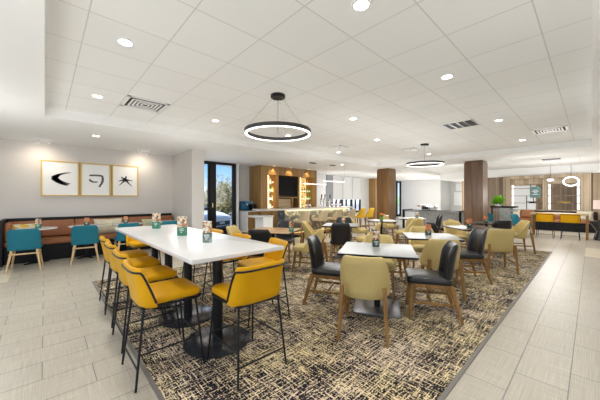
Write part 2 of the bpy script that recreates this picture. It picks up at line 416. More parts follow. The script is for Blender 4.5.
# columns
def column(n, y0, y1, m, hx=.62):
    o = MB(); o.box(11.1, 11.1+hx, y0, y1, 0, ZL-.06); o.box(11.12, 11.08+hx, y0+.02, y1-.02, ZL-.06, ZL)
    for z in (.92,): o.box(11.095, 11.105+hx, y0-.004, y1+.004, z, z+.008)
    return struct(n, o, m)
column('wall_column', 6.12, 6.72, 'wood_column_warm'); column('wall_column.001', 2.58, 3.17, 'wood_column')
# lounge back wall and open shelf screen
SX = 17.0
struct('wall_lounge', B(19.2, 19.3, -5, 5.6, 0, 2.46), 'wood_slat')
struct('wall_lounge.001', B(SX, SX+.2, 3.05, 4.4, 0, 2.47), 'wood_panel')
struct('wall_lounge.002', B(SX, SX+.2, -4, -.02, 0, 2.47), 'wood_slat')

# ------------------------------------------------------------------ downlights, vents, pendants
def downlight(x, y, z, label, r=.066, grp='recessed downlights in the tiled ceiling', power=30):
    t = thing('recessed_downlight', label, 'ceiling light', (x, y, z), 0, grp)
    MB().lathe([(r*.85, 0), (r*.87, -.006), (r*1.22, -.006), (r*1.25, 0), (r*.85, 0)]).build('trim_ring', 'white_plastic', t)
    MB().lathe([(0.001, -.003), (r*.85, -.003), (r*.85, 0), (.001, 0)]).build('lens', 'lit', t)
    l = bpy.data.lights.new('lamp', 'SPOT'); l.energy = power; l.spot_size = math.radians(150); l.spot_blend = 1; l.shadow_soft_size = .09; l.color = (1, .97, .93)
    lo = bpy.data.objects.new('lamp', l); COL.objects.link(lo); lo.location = (0, 0, -.03); lo.parent = t
    return t
DL = [((.565, 3.06), 'bright downlight nearest the upper left corner of the room, in the tiled ceiling'),
      ((.565, 4.95), 'small downlight beside the square vent, over the left aisle'),
      ((1.79, 1.22), 'large round downlight at the top edge of the photo, nearest overhead'),
      ((3.62, 1.22), 'glaring downlight above the dining tables, right of the photo centre'),
      ((2.40, 4.95), 'downlight left of the near ring pendant, above the tall white table'),
      ((4.23, 3.06), 'downlight right of the near ring pendant canopy'),
      ((6.36, 1.22), 'downlight just left of the right-hand ceiling vent, above the dark column side'),
      ((6.2, 3.75), 'downlight between the near and far ring pendants'),
      ((4.23, 4.95), 'downlight seen through the near ring pendant'),
      ((9.45, 3.75), 'downlight just behind the far ring pendant'),
      ((8.95, 1.22), 'downlight farthest to the right, near the edge of the tiled ceiling'),
      ((6.95, 5.6), 'downlight just below the small vent, near the ceiling step over the bar')]
for (x, y), lb in DL: downlight(x, y, ZC, lb)
downlight(.8, 7.26, ZL, 'low ceiling downlight between tiled ceiling and framed art', grp='recessed lights in the low smooth ceiling', power=10)
downlight(8.6, 6.75, ZL, 'low ceiling downlight in front of the bar pendants', grp='recessed lights in the low smooth ceiling', power=10)
def track(x, y, rz, lb):
    t = thing('track_spotlight', lb, 'spotlight', (x, y, ZL), rz, 'spotlights washing the art wall')
    B(-.16, .16, -.02, .02, -.025, 0).build('track', 'white_plastic', t)
    for s in (-.09, .09):
        h = MB().tube([(s, 0, -.03), (s, .07, -.085)], .028, 14).build('spot_head', 'white_plastic', t)
        MB().tube([(s, .071, -.086), (s, .074, -.089)], .025, 14).build('lens', 'lit', h)
    l = bpy.data.lights.new('lamp', 'SPOT'); l.energy = 9; l.spot_size = math.radians(140); l.spot_blend = 1; l.shadow_soft_size = .1; l.color = (1, .86, .68)
    lo = bpy.data.objects.new('lamp', l); COL.objects.link(lo); lo.location = (0, .09, -.12); lo.rotation_euler = (math.radians(35), 0, 0); lo.parent = t
track(0.0, 8.38, .2, 'white twin spotlight above the left framed print'); track(2.0, 8.42, -.1, 'white twin spotlight near the corner, right of the framed prints')
def vent(x, y, z, w, d, lb, kind, rz=0):
    t = thing('ceiling_vent', lb, 'vent', (x, y, z), rz, 'ceiling air vents')
    f = MB(); e = .045 if kind == 'sq' else .02
    f.box(-w/2, w/2, -d/2, -d/2+e, -.008, 0); f.box(-w/2, w/2, d/2-e, d/2, -.008, 0); f.box(-w/2, -w/2+e, -d/2, d/2, -.008, 0); f.box(w/2-e, w/2, -d/2, d/2, -.008, 0)
    f.build('vent_frame', 'white_plastic', t)
    mat('vent_dark', (.05, .05, .05), .9) if 'vent_dark' not in M else None
    B(-w/2+e, w/2-e, -d/2+e, d/2-e, -.002, 0).build('backing', 'vent_dark', t)
    g = MB()
    if kind == 'sq':
        k = 5
        for i in range(1, k):
            a = (w/2-e)*i/k; s = .015
            for q in range(4):
                mt = Matrix.Rotation(q*PI/2, 4, 'Z')
                g.box(-a, a, a-s, a+s, -.012, -.009, mtx=mt @ Matrix.Translation((0, 0, 0)))
        g.build('louvre', 'white_plastic', t)
    else:
        n = 4; L_ = (w-2*e)
        for i in range(n+1):
            xx = -w/2+e+L_*i/n; g.box(xx-.012, xx+.012, -d/2+e, d/2-e, -.01, -.002)
        for i in range(1, 6): yy = -d/2+e+(d-2*e)*i/6; g.box(-w/2+e, w/2-e, yy-.003, yy+.003, -.008, -.003)
        g.build('louvre', 'steel', t)
vent(1.17, 4.88, ZC, .58, .58, 'square louvred vent in the ceiling above the left aisle', 'sq')
vent(1.175, 1.225, ZC, .5, .5, 'square vent cut by the top edge of the photo', 'sq')
vent(6.17, 1.83, ZC, .56, .56, 'dark four section grille in the ceiling right of centre', 'gr', PI/2)
vent(6.28, 5.01, ZC, .5, .5, 'square vent in the ceiling in front of the bar', 'sq')
vent(8.1, 3.77, ZC, .5, .5, 'square vent just behind the far ring pendant canopy', 'sq')
vent(8.1, .63, ZC, .58, .58, 'square vent at the far right of the tiled ceiling', 'sq')
vent(13.9, 1.05, ZC-.02, .55, .55, 'vent in the lounge ceiling above the communal table', 'gr')

def ring_pendant(x, y, lb):
    t = thing('ring_pendant_light', lb, 'pendant light', (x, y, ZC), 0, 'black ring pendants')
    MB().lathe([(.001, -.045), (.10, -.045), (.105, -.04), (.105, 0), (.001, 0)]).build('canopy', 'black_metal', t)
    zr = -.55; R = .48
    n = 72
    def ring(ri, ro, z0, z1):
        m = MB(); secs = []
        for k in range(n):
            a = 2*PI*k/n; c, s = math.cos(a), math.sin(a)
            secs.append([(ri*c, ri*s, z0), (ro*c, ro*s, z0), (ro*c, ro*s, z1), (ri*c, ri*s, z1)])
        m.loft(secs, ring=True, smooth=True); return m
    ring(R-.045, R, zr-.015, zr+.035).build('ring_housing', 'housing_grey', t)
    ring(R-.038, R-.008, zr-.024, zr-.0155).build('light_diffuser', 'lit_soft', t)
    for k in range(3):
        a = 2*PI*k/3+.6
        MB().tube([(.07*math.cos(a), .07*math.sin(a), -.04), ((R-.015)*math.cos(a), (R-.015)*math.sin(a), zr+.03)], .0025, 6).build('suspension_wire', 'steel', t)
    MB().tube([(0, 0, -.04), (0, 0, zr-.01)], .003, 6).build('power_cable', 'black_metal', t)
    l = bpy.data.lights.new('lamp', 'POINT'); l.energy = 1; l.shadow_soft_size = .35; l.color = (1, .95, .87)
    lo = bpy.data.objects.new('lamp', l); COL.objects.link(lo); lo.location = (0, 0, zr); lo.parent = t
ring_pendant(2.47, 3.11, 'large black ring pendant light nearest, over the tall white table end')
ring_pendant(7.65, 3.15, 'smaller looking black ring pendant light farther off, before the dark column')

def bar_pendant(x0, x1, y, z, lb, flip):
    t = thing('linear_pendant_light', lb, 'pendant light', (x0, y, ZL), 0, 'linear pendants above the bar')
    w = x1-x0; zz = z-ZL
    MB().tube([(0, 0, zz), (w, 0, zz)], .018, 12).build('light_tube', 'lit_tube', t)
    e = w if flip else 0
    MB().tube([(w, 0, zz), (w, 0, zz+.12)], .022, 12).build('end_fitting', 'white_plastic', t)
    B(.4*w-.14, .4*w+.14, -.04, .04, -.03, 0).build('canopy', 'black_metal', t)
    for xx in (.02, w): MB().tube([(xx, 0, zz+.02), (xx, 0, -.0)], .003, 6).build('suspension_wire', 'steel', t)
bar_pendant(6.85, 8.1, 7.15, 1.92, 'lower white tube pendant above the left half of the bar', 1)
bar_pendant(7.9, 9.2, 7.1, 2.06, 'higher white tube pendant above the right half of the bar', 1)

# ------------------------------------------------------------------ seating prototypes
def shell(W, D, zb, zt, th=.035, lean=.10, wing=.6, side=.16, ctr=.9, n=28, nv=7, r=.5, exp=3.0, drop=1.6, flare=0, yb=-.2):
    """curved upholstered shell: plan is a U open to +y; top falls along the wings"""
    m = MB(); secs = []
    # plan path: arc length param from -1..1
    def plan(u):
        a = u*PI/2
        ca, sa = math.cos(a), math.sin(a)
        e = 2/exp
        x = W/2*math.copysign(abs(sa)**e, sa); y = -(abs(ca)**e)
        return x, y
    for i in range(n+1):
        u = -wing+2*wing*i/n
        x, y = plan(u); x1, y1 = plan(u+.01); x0, y0 = plan(u-.01)
        tx, ty = x1-x0, (y1-y0)*D; l = math.hypot(tx, ty); nx, ny = ty/l, -tx/l   # outward
        q = abs(u)/wing
        top = zt-(zt-side-zb)*(max(0, (q-ctr)/(1-ctr))**drop) if ctr < 1 else zt
        top = max(top, zb+side)
        bx, byy = x, yb+D+y*D
        sec = []
        hgt = top-zb
        for k in range(nv):            # outer face, upwards
            v = k/(nv-1); z = zb+th*.3+(hgt-th*.8)*v
            off = lean*((z-zb)/(zt-zb))**1.3; fl = flare*((z-zb)/(zt-zb))
            sec.append((bx*(1+fl), byy-off, z))
        zz = top; off = lean*((zz-zb)/(zt-zb))**1.3; fl = flare*((zz-zb)/(zt-zb))
        sec.append((bx*(1+fl)-nx*th*.25, byy-off-ny*th*.25, zz-th*.12)); sec.append((bx*(1+fl)-nx*th*.5, byy-off-ny*th*.5, zz)); sec.append((bx*(1+fl)-nx*th*.78, byy-off-ny*th*.78, zz-th*.12))
        for k in reversed(range(nv)):
            v = k/(nv-1); z = zb+th*.3+(hgt-th*.8)*v
            off = lean*((z-zb)/(zt-zb))**1.3; fl = flare*((z-zb)/(zt-zb))
            sec.append((bx*(1+fl)-nx*th, byy-off-ny*th, z))
        sec.append((bx-nx*th*.7, byy-ny*th*.7, zb)); sec.append((bx-nx*th*.25, byy-ny*th*.25, zb))
        secs.append(sec)
    m.loft(secs); return m

def leg_wood(m, p, q, w0, w1): m.bar(q, p, w0, w0*1.25, w1, w1); return m
def cream_chair(lb, fab='cream_fabric', name='dining_chair', grp='cream upholstered dining chairs'):
    t = thing(name, lb, 'chair', (0, 0, 0), 0, grp)
    shell(.52, .40, .37, .81, th=.045, lean=.09, wing=.85, side=.13, ctr=.46, drop=1.45, exp=2.9, flare=.06, yb=-.23).build('backrest', fab, t)
    MB().pad(0, .03, .45, .46, .38, .475, .09, .03, bow=.012).build('seat', fab, t)
    for s in (-1, 1):
        leg_wood(MB(), (s*.228, -.352, 0), (s*.20, -.285, .52), .042, .030).build('leg', 'wood_leg', t)
        leg_wood(MB(), (s*.215, .235, 0), (s*.19, .18, .40), .042, .028).build('leg', 'wood_leg', t)
        MB().bar((s*.217, -.29, .19), (s*.205, .21, .19), .018, .028).build('stretcher', 'wood_leg', t)
    return t
def dark_chair(lb):
    t = thing('dining_chair', lb, 'chair', (0, 0, 0), 0, 'black leather dining chairs')
    bk = shell(.46, .30, .40, .86, th=.05, lean=.07, wing=.66, side=.36, ctr=.55, drop=2.6, exp=3.6, yb=-.23).build('backrest', 'charcoal_leather', t)
    MB().tube([(-.16, -.233, .64), (0, -.240, .64), (.16, -.233, .64)], .003, 6).build('seam', 'black', bk)
    MB().pad(0, .03, .46, .47, .40, .475, .05, .028, bow=.014).build('seat', 'charcoal_leather', t)
    f = MB(); f.box(-.20, .20, -.19, .22, .355, .40, bev=.004); f.build('seat_frame', 'wood_leg', t)
    for s in (-1, 1):
        leg_wood(MB(), (s*.225, -.30, 0), (s*.195, -.19, .40), .044, .03).build('leg', 'wood_leg', t)
        leg_wood(MB(), (s*.215, .24, 0), (s*.19, .19, .40), .044, .03).build('leg', 'wood_leg', t)
        MB().bar((s*.212, -.25, .19), (s*.203, .215, .19), .018, .03).build('stretcher', 'wood_leg', t)
    MB().bar((-.2, .0, .19), (.2, .0, .19), .018, .026).build('stretcher', 'wood_leg', t)
    return t
def teal_chair(lb):
    t = thing('side_chair', lb, 'chair', (0, 0, 0), 0, 'teal side chairs along the banquette')
    shell(.53, .26, .40, .81, th=.03, lean=.10, wing=.60, side=.30, ctr=.62, drop=2.4, exp=3.2, yb=-.22).build('backrest', 'teal_fabric', t)
    MB().pad(0, .02, .47, .45, .41, .455, .10, .02).build('seat', 'teal_fabric', t)
    for s in (-1, 1):
        MB().tube([(s*.235, -.28, 0), (s*.17, -.17, .41)], .014, 10, .021).build('leg', 'wood_light', t)
        MB().tube([(s*.225, .24, 0), (s*.17, .17, .41)], .014, 10, .021).build('leg', 'wood_light', t)
        MB().bar((s*.20, -.20, .33), (s*.20, .20, .33), .018, .025).build('stretcher', 'wood_light', t)
    MB().bar((-.19, -.20, .33), (.19, -.20, .33), .018, .025).build('stretcher', 'wood_light', t)
    return t
def counter_stool(lb):
    t = thing('counter_stool', lb, 'stool', (0, 0, 0), 0, 'yellow counter stools round the tall table')
    W = .48; zb, zt = .565, .872
    bk = shell(W, .20, zb, zt, th=.038, lean=.06, wing=.86, side=.07, ctr=.74, drop=1.5, exp=4.2, flare=.03, yb=-.215, n=34).build('backrest', 'yellow_leather', t)
    # black piping frame around the outside of the back
    pts = []
    for i in range(29):
        u = -.86+1.72*i/28; a = u*PI/2; e = 2/4.2
        ca, sa = math.cos(a), math.sin(a)
        x = W/2*math.copysign(abs(sa)**e, sa)*1.0; y = -.215+.20-(abs(ca)**e)*.20
        q = abs(u)/.86; top = zt-(zt-.07-zb)*(max(0, (q-.74)/.26)**1.5)
        z = top-.035; z = max(z, zb+.02); v = (z-zb)/(zt-zb)
        n = Vector((x, (y+.015)*1.0, 0)); nn = Vector((x*.6, y-.1, 0)).normalized()
        pts.append((x*(1+.03*v)+nn.x*.004, y-.06*v**1.3+nn.y*.004, z))
    MB().tube(pts, .008, 8).build('piping', 'black_metal', bk)
    MB().pad(0, .035, .43, .42, zb+.012, zb+.07, .07, .022, bow=.008).build('seat', 'yellow_leather', t)
    fr = MB(); R_ = [(-.19, -.2, zb), (.19, -.2, zb), (.205, .0, zb), (.205, .2, zb), (.17, .24, zb), (-.17, .24, zb), (-.205, .2, zb), (-.205, .0, zb), (-.19, -.2, zb)]
    fr.tube(R_, .012, 8); fr.build('seat_frame', 'black_metal', t)
    top = {(-1, -1): (-.185, -.19), (1, -1): (.185, -.19), (1, 1): (.19, .19), (-1, 1): (-.19, .19)}
    ft = {}
    for (sx, sy), (x, y) in top.items():
        fx, fy = sx*.225, sy*.25
        MB().tube([(fx, fy, 0), (x, y, zb)], .0085, 8, .0095).build('leg', 'black_metal', t)
        ft[(sx, sy)] = lambda z, x=x, y=y, fx=fx, fy=fy: (fx+(x-fx)*z/zb, fy+(y-fy)*z/zb, z)
    for a, b_, z in (((-1, -1), (-1, 1), .24), ((1, -1), (1, 1), .24), ((-1, 1), (1, 1), .24), ((-1, -1), (1, -1), .14)):
        MB().tube([ft[a](z), ft[b_](z)], .007, 8).build('footrest_rod', 'black_metal', t)
    return t
def bar_stool(lb, fab, grp):
    t = thing('bar_stool', lb, 'stool', (0, 0, 0), 0, grp)
    shell(.46, .36, .60, .99, th=.045, lean=.08, wing=.8, side=.08, ctr=.5, drop=1.4, exp=3.2, yb=-.21).build('backrest', fab, t)
    MB().pad(0, .03, .44, .42, .60, .68, .07, .03).build('seat', fab, t)
    for s in (-1, 1):
        MB().bar((s*.18, -.17, .60), (s*.22, -.25, 0), .038, .038, .028, .028).build('leg', 'wood_leg', t)
        MB().bar((s*.18, .18, .60), (s*.21, .22, 0), .038, .038, .028, .028).build('leg', 'wood_leg', t)
        MB().bar((s*.207, -.22, .22), (s*.2, .21, .22), .02, .03).build('footrest_rod', 'wood_leg', t)
    MB().bar((-.2, .21, .22), (.2, .21, .22), .02, .03).build('footrest_rod', 'wood_leg', t)
    return t

used = {}
def place(kind, x, y, face, lb, grp=None, z=0):
    """face: heading (radians) the sitter looks towards"""
    rz = face-PI/2
    if kind not in used:
        t = {'cream': cream_chair, 'dark': dark_chair, 'teal': teal_chair, 'stool': counter_stool,
             'barbeige': lambda l: bar_stool(l, 'beige_fabric', 'beige bar stools along the bar'),
             'baryellow': lambda l: bar_stool(l, 'yellow_shell', 'yellow bar stools past the end of the bar')}[kind](lb)
        used[kind] = t; t.location = (x, y, z); t.rotation_euler = (0, 0, rz)
    else: t = dup(used[kind], (x, y, z), rz, lb)
    if grp: t['group'] = grp
    return t
R = math.radians
CZ = .008
# ------------------------------------------------------------------ menu holders
tents = {}
def tent(x, y, z, rz, lb, kind, cat_grp='menu cards on the tables', hgt=.22, w=.09):
    key = (kind, hgt)
    if key in tents: return dup(tents[key], (x, y, z), rz, lb)
    t = thing('menu_card_holder', lb, 'menu card', (x, y, z), rz, cat_grp)
    g, p = {'a': ('green_card', 'photo_food'), 'b': ('dark_green_glass', 'photo_food_b'), 'c': ('dark_green_glass', 'photo_orange')}[kind]
    B(-w/2, w/2, -.022, .022, 0, hgt*.45).build('lower_card', g, t)
    B(-w/2+.001, w/2-.001, -.02, .02, hgt*.45, hgt).build('picture_card', p, t)
    s = MB()
    for i, (a, b_) in enumerate(((-.028, .028), (-.022, .024), (-.010, .008))):
        zz = hgt*(.34-.09*i); s.box(a, b_, -.0235, -.022, zz, zz+.007); s.box(a, b_, .022, .0235, zz, zz+.007)
    s.build('printed_lines', 'white_plastic', t)
    o = MB(); o.box(-w/2-.002, w/2+.002, -.0255, -.0245, 0, hgt+.004); o.box(-w/2-.002, w/2+.002, .0245, .0255, 0, hgt+.004)
    o.build('acrylic_cover', 'clear_glass', t)
    tents[key] = t; return t

# ------------------------------------------------------------------ tall white table and its stools
tz = .93
TX0, TX1, TY0, TY1 = .78, 1.66, 1.99, 5.0
t = thing('tall_communal_table', 'long counter height table with white stone top and black pedestal bases', 'table', ((TX0+TX1)/2, (TY0+TY1)/2, CZ))
w, d = TX1-TX0, TY1-TY0
MB().pad(0, 0, w, d, tz-CZ-.035, tz-CZ, .012, .005).build('tabletop', 'white_quartz', t)
for yy in (2.47, 3.22, 3.9, 4.52):
    y0 = yy-(TY0+TY1)/2
    bs = MB().lathe([(.001, 0), (.30, 0), (.31, .006), (.31, .014), (.30, .018), (.06, .022), (.001, .022)], 0, y0, 48).build('base_disc', 'black_gloss', t)
    MB().lathe([(.048, .02), (.048, tz-CZ-.05)], 0, y0, 28).build('pedestal', 'black_metal', t)
    B(-.25, .25, y0-.25, y0+.25, tz-CZ-.05, tz-CZ-.035).build('support_plate', 'black_metal', t)
lab = 'yellow counter stool with black frame, '
place('stool', .72, 2.43, 0, lab+'nearest in the row left of the tall table', z=CZ)
place('stool', .75, 3.07, 0, lab+'second from the front in the left row', z=CZ)
place('stool', .77, 3.70, 0, lab+'third from the front in the left row', z=CZ)
place('stool', .79, 4.30, 0, lab+'farthest in the row left of the tall table', z=CZ)
place('stool', 1.235, 1.98, PI/2, 'yellow counter stool at the near head of the tall table, back to the viewer', z=CZ)
place('stool', 1.87, 2.66, R(168), lab+'nearest on the far long side of the tall table', z=CZ)
place('stool', 1.80, 3.36, PI, lab+'second along the far long side of the tall table', z=CZ)
place('stool', 1.80, 4.15, PI, lab+'last along the far long side of the tall table', z=CZ)
place('stool', 1.25, 5.30, -PI/2, lab+'at the far head of the tall table', z=CZ)
vd = R(-43)   # cards turned towards the viewer
tent(1.22, 4.45, tz, vd, 'green menu card on the far end of the tall white table', 'a', hgt=.23, w=.105)
tent(1.22, 3.4, tz, vd, 'green menu card in the middle of the tall white table', 'a', hgt=.23, w=.105)
tent(1.22, 2.70, tz, vd, 'dark green menu card nearest, on the tall white table', 'b', hgt=.215, w=.085)

# ------------------------------------------------------------------ dining tables
def dining_table(x, y, rot, lb, top, s=.80, st=None):
    t = thing('dining_table', lb, 'table', (x, y, CZ), rot, 'square dining tables on the carpet')
    h = .75-CZ
    tp = MB().pad(0, 0, s, s, h-.006, h, .02, .003).build('tabletop', top, t)
    MB().pad(0, 0, s+.006, s+.006, h-.026, h-.0055, .022, .003).build('table_edge', 'black', t)
    MB().lathe([(.036, .02), (.036, h-.03)], 0, 0, 20).build('pedestal', 'black_metal', t)
    MB().pad(0, 0, .56, .56, 0, .022, .05, .008).build('base_plate', 'base_metal', t)
    B(-.2, .2, -.2, .2, h-.045, h-.033).build('support_plate', 'black_metal', t)
    return t
def around(tx, ty, rot, spec):
    for side, kind, dist, lb in spec:
        a = rot+R(side)
        place(kind, tx+dist*math.cos(a), ty+dist*math.sin(a), a+PI, lb, z=CZ)
T = {'A': (3.06, 1.85, R(30)), 'D': (4.77, 1.87, R(33)), 'E': (6.83, 1.78, R(45)), 'E2': (8.5, 1.9, R(35)),
     'C': (3.33, 4.35, R(32)), 'F': (5.24, 4.15, R(33)), 'G': (7.1, 4.15, R(33)), 'W': (8.65, 4.0, R(33))}
dining_table(*T['A'], 'square grey topped dining table nearest the viewer', 'top_grey', .87)
dining_table(*T['D'], 'square grey topped dining table behind the nearest one, to its right', 'top_grey')
dining_table(*T['E'], 'dark topped dining table in front of the dark wood column', 'top_dark', .9)
dining_table(*T['E2'], 'dark topped dining table far right, nearest the teal lounge chairs', 'top_dark')
dining_table(*T['C'], 'wood topped dining table just past the tall white table', 'top_wood', .92)
dining_table(*T['F'], 'pale topped dining table between bar stools and nearest dining table', 'top_grey')
dining_table(*T['G'], 'dark topped dining table in front of the warm wood column, with flowers', 'top_dark')
dining_table(*T['W'], 'white topped dining table farthest back, near the grey buffet', 'white_quartz')
cr = 'cream upholstered chair '; dk = 'black leather chair '
place('cream', 2.50, 1.66, R(30), cr+'nearest the viewer, its back to us', z=CZ)
around(*T['A'], [(88, 'dark', .60, dk+'at the left of the nearest dining table'),
                 (-90, 'dark', .60, dk+'nearest, at the right of the front dining table, wide seat'), (0, 'cream', .58, cr+'facing us across the nearest dining table')])
around(*T['D'], [(180, 'cream', .60, cr+'with its back to us, behind the nearest black chair'), 
                 (-80, 'dark', .56, dk+'at the right of the second dining table'), (0, 'cream', .6, cr+'facing us across the second dining table')])
place('dark', 4.25, 2.33, R(-50), dk+'at the left of the second dining table, mostly hidden', z=CZ)
place('cream', 6.42, 1.27, R(28), cr+'back to us at the dark table before the dark column', z=CZ)
around(*T['E'], [(90, 'dark', .66, dk+'at the left of the dark table before the dark column'),
                 (0, 'cream', .66, cr+'on the far side of the dark table before the dark column')])
around(*T['E2'], [(180, 'dark', .6, dk+'back to us at the dark table farthest right'), (-93, 'cream', .62, cr+'farthest right, alone beside the carpet edge'),
                  (92, 'cream', .6, cr+'at the left of the dark table farthest right')])
around(*T['C'], [(185, 'dark', .66, dk+'near side of the wood topped table, behind yellow stools'), (-92, 'cream', .72, cr+'side on, at the right of the wood topped table'),
                 (2, 'dark', .70, dk+'far side of the wood topped table, in front of the bar'), (95, 'cream', .64, cr+'at the left of the wood topped table')])
around(*T['F'], [(185, 'dark', .66, dk+'square on at the pale table, centre of the room'), (95, 'cream', .64, cr+'at the left of the pale table in mid room'),
                 (-95, 'cream', .62, cr+'at the right of the pale table in mid room'), (0, 'dark', .64, dk+'far side of the pale table in mid room')])
around(*T['G'], [(-100, 'cream', .62, cr+'at the right of the dark table before the warm column'),
                 (90, 'cream', .62, cr+'at the left of the dark table before the warm column')])
around(*T['W'], [(180, 'cream', .62, cr+'back to us at the white table near the buffet'), (-92, 'dark', .62, dk+'at the right of the white table near the buffet'),
                 (60, 'cream', .72, cr+'far side of the white table near the buffet')])
tent(3.16, 1.93, .75, vd, 'dark green menu card on the nearest dining table', 'b', hgt=.2, w=.085)
tent(4.83, 1.93, .75, vd, 'orange picture menu card on the second dining table', 'c', hgt=.18)
tent(6.85, 1.85, .75, vd, 'orange picture menu card on the dark table before the dark column', 'c', hgt=.18)
tent(8.45, 1.9, .75, vd, 'menu card on the dark table farthest right', 'c', hgt=.18)
tent(3.42, 3.9, .75, vd, 'green menu card on the wood topped table', 'a', hgt=.2, w=.085)
tent(5.3, 4.12, .75, vd, 'dark green menu card on the pale table in mid room', 'b', hgt=.17, w=.085)
tent(8.75, 3.85, .75, vd, 'dark menu card on the white table near the buffet', 'b', hgt=.17, w=.085)
# potted orange flowers
fl = thing('potted_flowers', 'small pot of orange flowers on the dark table by the warm wood column', 'potted flowers', (7.1, 4.15, .75))
MB().lathe([(.001, 0), (.04, 0), (.05, .08), (.04, .085), (.001, .08)]).build('pot', 'leaf', fl)
g = MB()
for k in range(26):
    a = random.random()*2*PI; r = .07*random.random()
    c = Vector((r*math.cos(a), r*math.sin(a), .15+.05*random.random())); g.lathe([(.001, c.z-.012), (.018, c.z), (.001, c.z+.012)], c.x, c.y, 7)
g.build('blooms', mat('orange_petal', (.85, .22, .02), .6), fl)
g = MB()
for k in range(12):
    a = k*.52; g.bar((.01*math.cos(a), .01*math.sin(a), .08), (.07*math.cos(a), .07*math.sin(a), .15), .02, .003)
g.build('leaves', 'leaf', fl)
# steel bin
bn = thing('waste_bin', 'slim brushed steel cylinder standing behind the dark table', 'bin', (9.3, 5.25, CZ))
MB().lathe([(.001, 0), (.10, 0), (.10, .72), (.001, .72)]).build('bin_body', 'steel', bn)
MB().lathe([(.104, .70), (.104, .735), (.08, .75), (.001, .75), (.001, .74)]).build('bin_lid', 'chrome', bn)

# ------------------------------------------------------------------ banquette by the art wall
bx0, bx1 = -.62, 2.86
yf, yb_ = 8.25, WY-.01
t = thing('banquette_bench', 'long brown leather banquette with black base and rail under the framed art', 'bench', (0, 0, 0))
o = MB(); o.box(bx0, bx1, yf+.05, yb_, 0, .36); o.build('plinth', 'black', t)
o = MB(); o.box(bx0-.06, bx0, yf-.15, yb_, 0, .93, bev=.006); o.build('end_panel', 'black', t)
o = MB(); o.box(bx0, bx1, yb_-.10, yb_, .36, .86); o.box(bx0, bx1, yb_-.12, yb_, .85, .93, bev=.005); o.build('top_rail', 'black', t)
n = 3; L_ = (bx1-bx0)/n
for i in range(n):
    a = bx0+i*L_+.003; b_ = a+L_-.006
    MB().pad((a+b_)/2, (yf+yb_-.1)/2, b_-a, yb_-.1-yf, .36, .475, .03, .03).build('seat_cushion', 'brown_leather', t)
    q = MB().pad(0, 0, b_-a, .38, 0, .12, .03, .03); q.xf(Matrix.Translation(((a+b_)/2, yb_-.10, .665)) @ Matrix.Rotation(R(82), 4, 'X')); q.build('back_cushion', 'brown_leather', t)
q = MB().pad(0, 0, .38, .6, 0, .10, .03, .03); q.xf(Matrix.Translation((bx0+.0, 8.6, .665)) @ Matrix.Rotation(R(90), 4, 'Y')); q.build('side_cushion', 'brown_leather', t)
def pillow(x, y, w, h, m, lb, tilt=70, rz=0, z=.475):
    P = MB(); n = 14; top = []; 
    def th(u, v): return .065*((1-u**4)*(1-v**4))**.6
    for sgn in (1, -1):
        G = [[P.b.verts.new((w/2*u*(1-.06*(1-v*v)), h/2*v*(1-.06*(1-u*u)), sgn*th(u, v))) for v in [j/n*2-1 for j in range(n+1)]] for u in [i/n*2-1 for i in range(n+1)]]
        for i in range(n):
            for j in range(n):
                f = P.b.faces.new((G[i][j], G[i+1][j], G[i+1][j+1], G[i][j+1])); f.smooth = True
    bmesh.ops.remove_doubles(P.b, verts=P.b.verts, dist=.0005)
    o = P.build('throw_pillow', m)
    o.location = (x, y, z+h/2*math.sin(R(tilt))+.0); o.rotation_euler = (R(tilt), 0, rz)
    return tag(o, lb, 'pillow', None)
pillow(-.33, 8.62, .5, .36, 'pillow_pattern', 'yellow and cream patterned pillow at the left end of the banquette', 72, .1)
pillow(1.22, 8.66, .62, .40, 'pillow_cream', 'large cream striped pillow between the second and third teal chairs')
pillow(2.25, 8.66, .5, .34, 'pillow_green', 'pale green pillow toward the right end of the banquette')
def cafe_table(x, lb):
    t = thing('cafe_table', lb, 'table', (x, 8.08, 0), 0, 'round cafe tables along the banquette')
    MB().lathe([(.001, .722), (.32, .722), (.335, .73), (.335, .745), (.33, .75), (.001, .75)], 0, 0, 40).build('tabletop', 'white_quartz', t)
    MB().tube([(0, 0, .02), (0, 0, .722)], .035, 16).build('pedestal', 'black_metal', t)
    b_ = MB()
    for k in range(4):
        a = k*PI/2+.4; b_.bar((0, 0, .035), (.2*math.cos(a), .2*math.sin(a), .015), .06, .03, .045, .02)
    b_.build('cross_base', 'black_metal', t)
ct = [(-.12, 'first round white cafe table from the left, at the banquette'), (.72, 'second round white cafe table from the left'), (1.55, 'third round cafe table, behind the third teal chair'), (2.38, 'round cafe table at the right end of the banquette')]
for x, lb in ct: cafe_table(x, lb)
for x, y, f, lb in [(-.27, 7.55, 86, 'teal chair with light wood legs, leftmost'), (.65, 7.58, 84, 'teal chair second from left at the banquette'),
                 (1.42, 7.6, 92, 'teal chair third from left, half behind the yellow stools'), (2.36, 7.6, 88, 'teal chair farthest right, seen above the tall white table')]:
    place('teal', x, y, R(f), lb)
tent(-.10, 8.02, .75, vd*.6, 'green menu card on the first round cafe table', 'a', hgt=.2, w=.085)
tent(.72, 8.05, .75, vd*.6, 'green and orange menu card on the second round cafe table', 'c', hgt=.18)
tent(1.5, 8.05, .75, vd*.6, 'green and orange menu card on the third round cafe table', 'c', hgt=.18)

